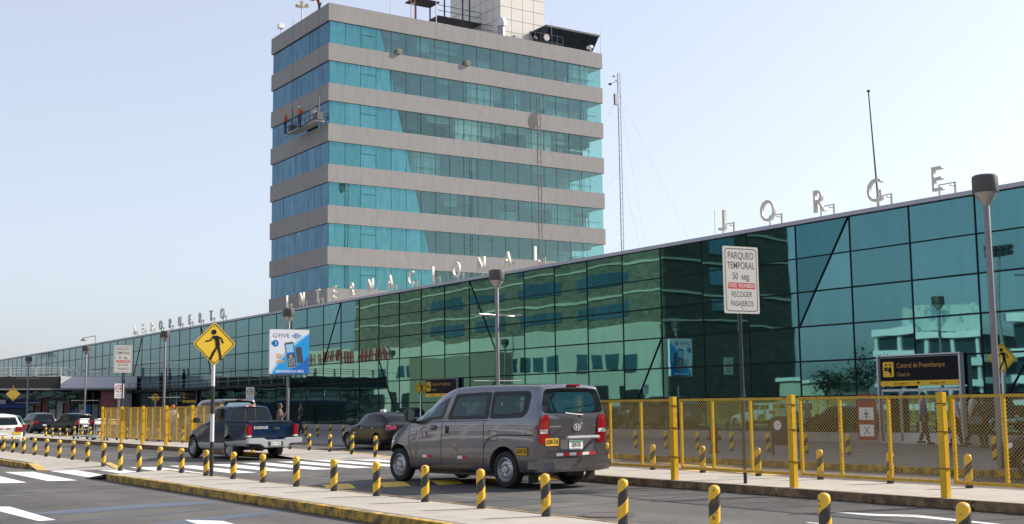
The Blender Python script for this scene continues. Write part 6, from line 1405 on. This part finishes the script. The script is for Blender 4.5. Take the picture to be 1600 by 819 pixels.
# trees
LEAF = pm('leaf_green', (.045,.075,.022), .7, col2=(.02,.035,.012), thr=(.35,.65), vs_=2); BARK = pm('bark', (.12,.09,.06), .9, var=.2)
def tree(x, y, h, r, label, seed):
    random.seed(seed); t = thing('leafy_tree', label, 'tree', (x, y, 0)); MB().tube((0,0,0), (.1,.1,h*.5), .16, 8, .10).build('trunk', BARK, t)
    lb = MB(); 
    for i in range(5): a = i*1.26; lb.tube((.1,.1,h*.45), (cos(a)*r*.6, sin(a)*r*.6, h*.75), .07, 5, .03)
    lb.build('limbs', BARK, t); c = MB()
    cl = [(random.gauss(0,r*.4), random.gauss(0,r*.4), h*.72+random.gauss(0,h*.11)) for _ in range(24)]
    for i in range(1700):
        k = random.choice(cl); p = Vector((k[0]+random.gauss(0,r*.17), k[1]+random.gauss(0,r*.17), k[2]+random.gauss(0,r*.15))); d = Vector((random.gauss(0,1), random.gauss(0,1), random.gauss(0,.6))).normalized(); u = d.cross(Vector((0,0,1))).normalized(); s_ = random.uniform(.09,.2)
        c.add([p-d*s_, p+u*s_*.5, p+d*s_, p-u*s_*.5], [(0,1,2,3)])
    o = c.build('crown', LEAF, t); o['kind'] = 'stuff'; return t
tree(-12, 66, 5.2, 2.4, 'dense round tree across the road, mirrored left of the leaning mullion at right', 1); tree(-14, 72, 4.6, 2.2, 'smaller dark tree across the road, farther along than the dense round one', 2)
def palm(x, y, h, label, seed):
    random.seed(seed); t = thing('palm_tree', label, 'tree', (x, y, 0)); MB().tube((0,0,0), (.3,0,h), .22, 9, .16).build('trunk', BARK, t); c = MB()
    for i in range(22):
        a = random.uniform(0,2*pi); L_ = random.uniform(1.9,2.6); e0 = random.uniform(-.1,1.1)
        P_ = [Vector((.3,0,h))+Vector((cos(a)*L_*q, sin(a)*L_*q, L_*(sin(e0)*q-.75*q*q))) for q in (0,.2,.4,.6,.8,1)]
        for p, q in zip(P_[:-1], P_[1:]):
            for sg in (1,-1):
                n_ = (q-p).cross(Vector((0,0,1))).normalized()*sg
                for f in (0,.5): b_ = p.lerp(q,f); c.add([b_, b_+(q-p)*.25, b_+n_*.42+(q-p)*.5+Vector((0,0,-.18))], [(0,1,2)])
    o = c.build('crown', LEAF, t); return t
palm(-4, 303, 15, 'palm tree across the road mirrored at the far left of the glass wall', 5); 
# lamps over there
for i, (x, y, h) in enumerate(((-6, 46, 9), (-6, 74, 9), (-6, 108, 9))):
    t = thing('twin_street_light', 'tall twin armed street light across the road, %s from the right, seen mirrored' % ORD[i], 'street light', (x, y, 0)); MB().tube((0,0,0),(0,0,h),.11,8,.07).build('pole', GALV, t)
    for sg in (1,-1): MB().tube((0,0,h-.1),(0,sg*1.5,h+.5),.05,6).build('arm', GALV, t); MB().box(-.15,sg*1.9-.45,h+.45,.15,sg*1.9+.45,h+.6).build('luminaire', GALV, t, bevel=.04)
t = thing('flood_mast', 'tall floodlight mast across the road, seen mirrored in the upper panes at right', 'floodlight mast', (-30, 66, 0)); MB().tube((0,0,0),(0,0,15),.2,8,.12).build('pole', GALV, t); [MB().box(-.4,-1.3+i*.7,14.6+j*.5,.4,-.8+i*.7,15+j*.5).build('floodlight', STL, t) for i in range(4) for j in range(2)]
for o in bpy.data.objects:
    if 'Cube' in o.name: print('BAD', o.name)
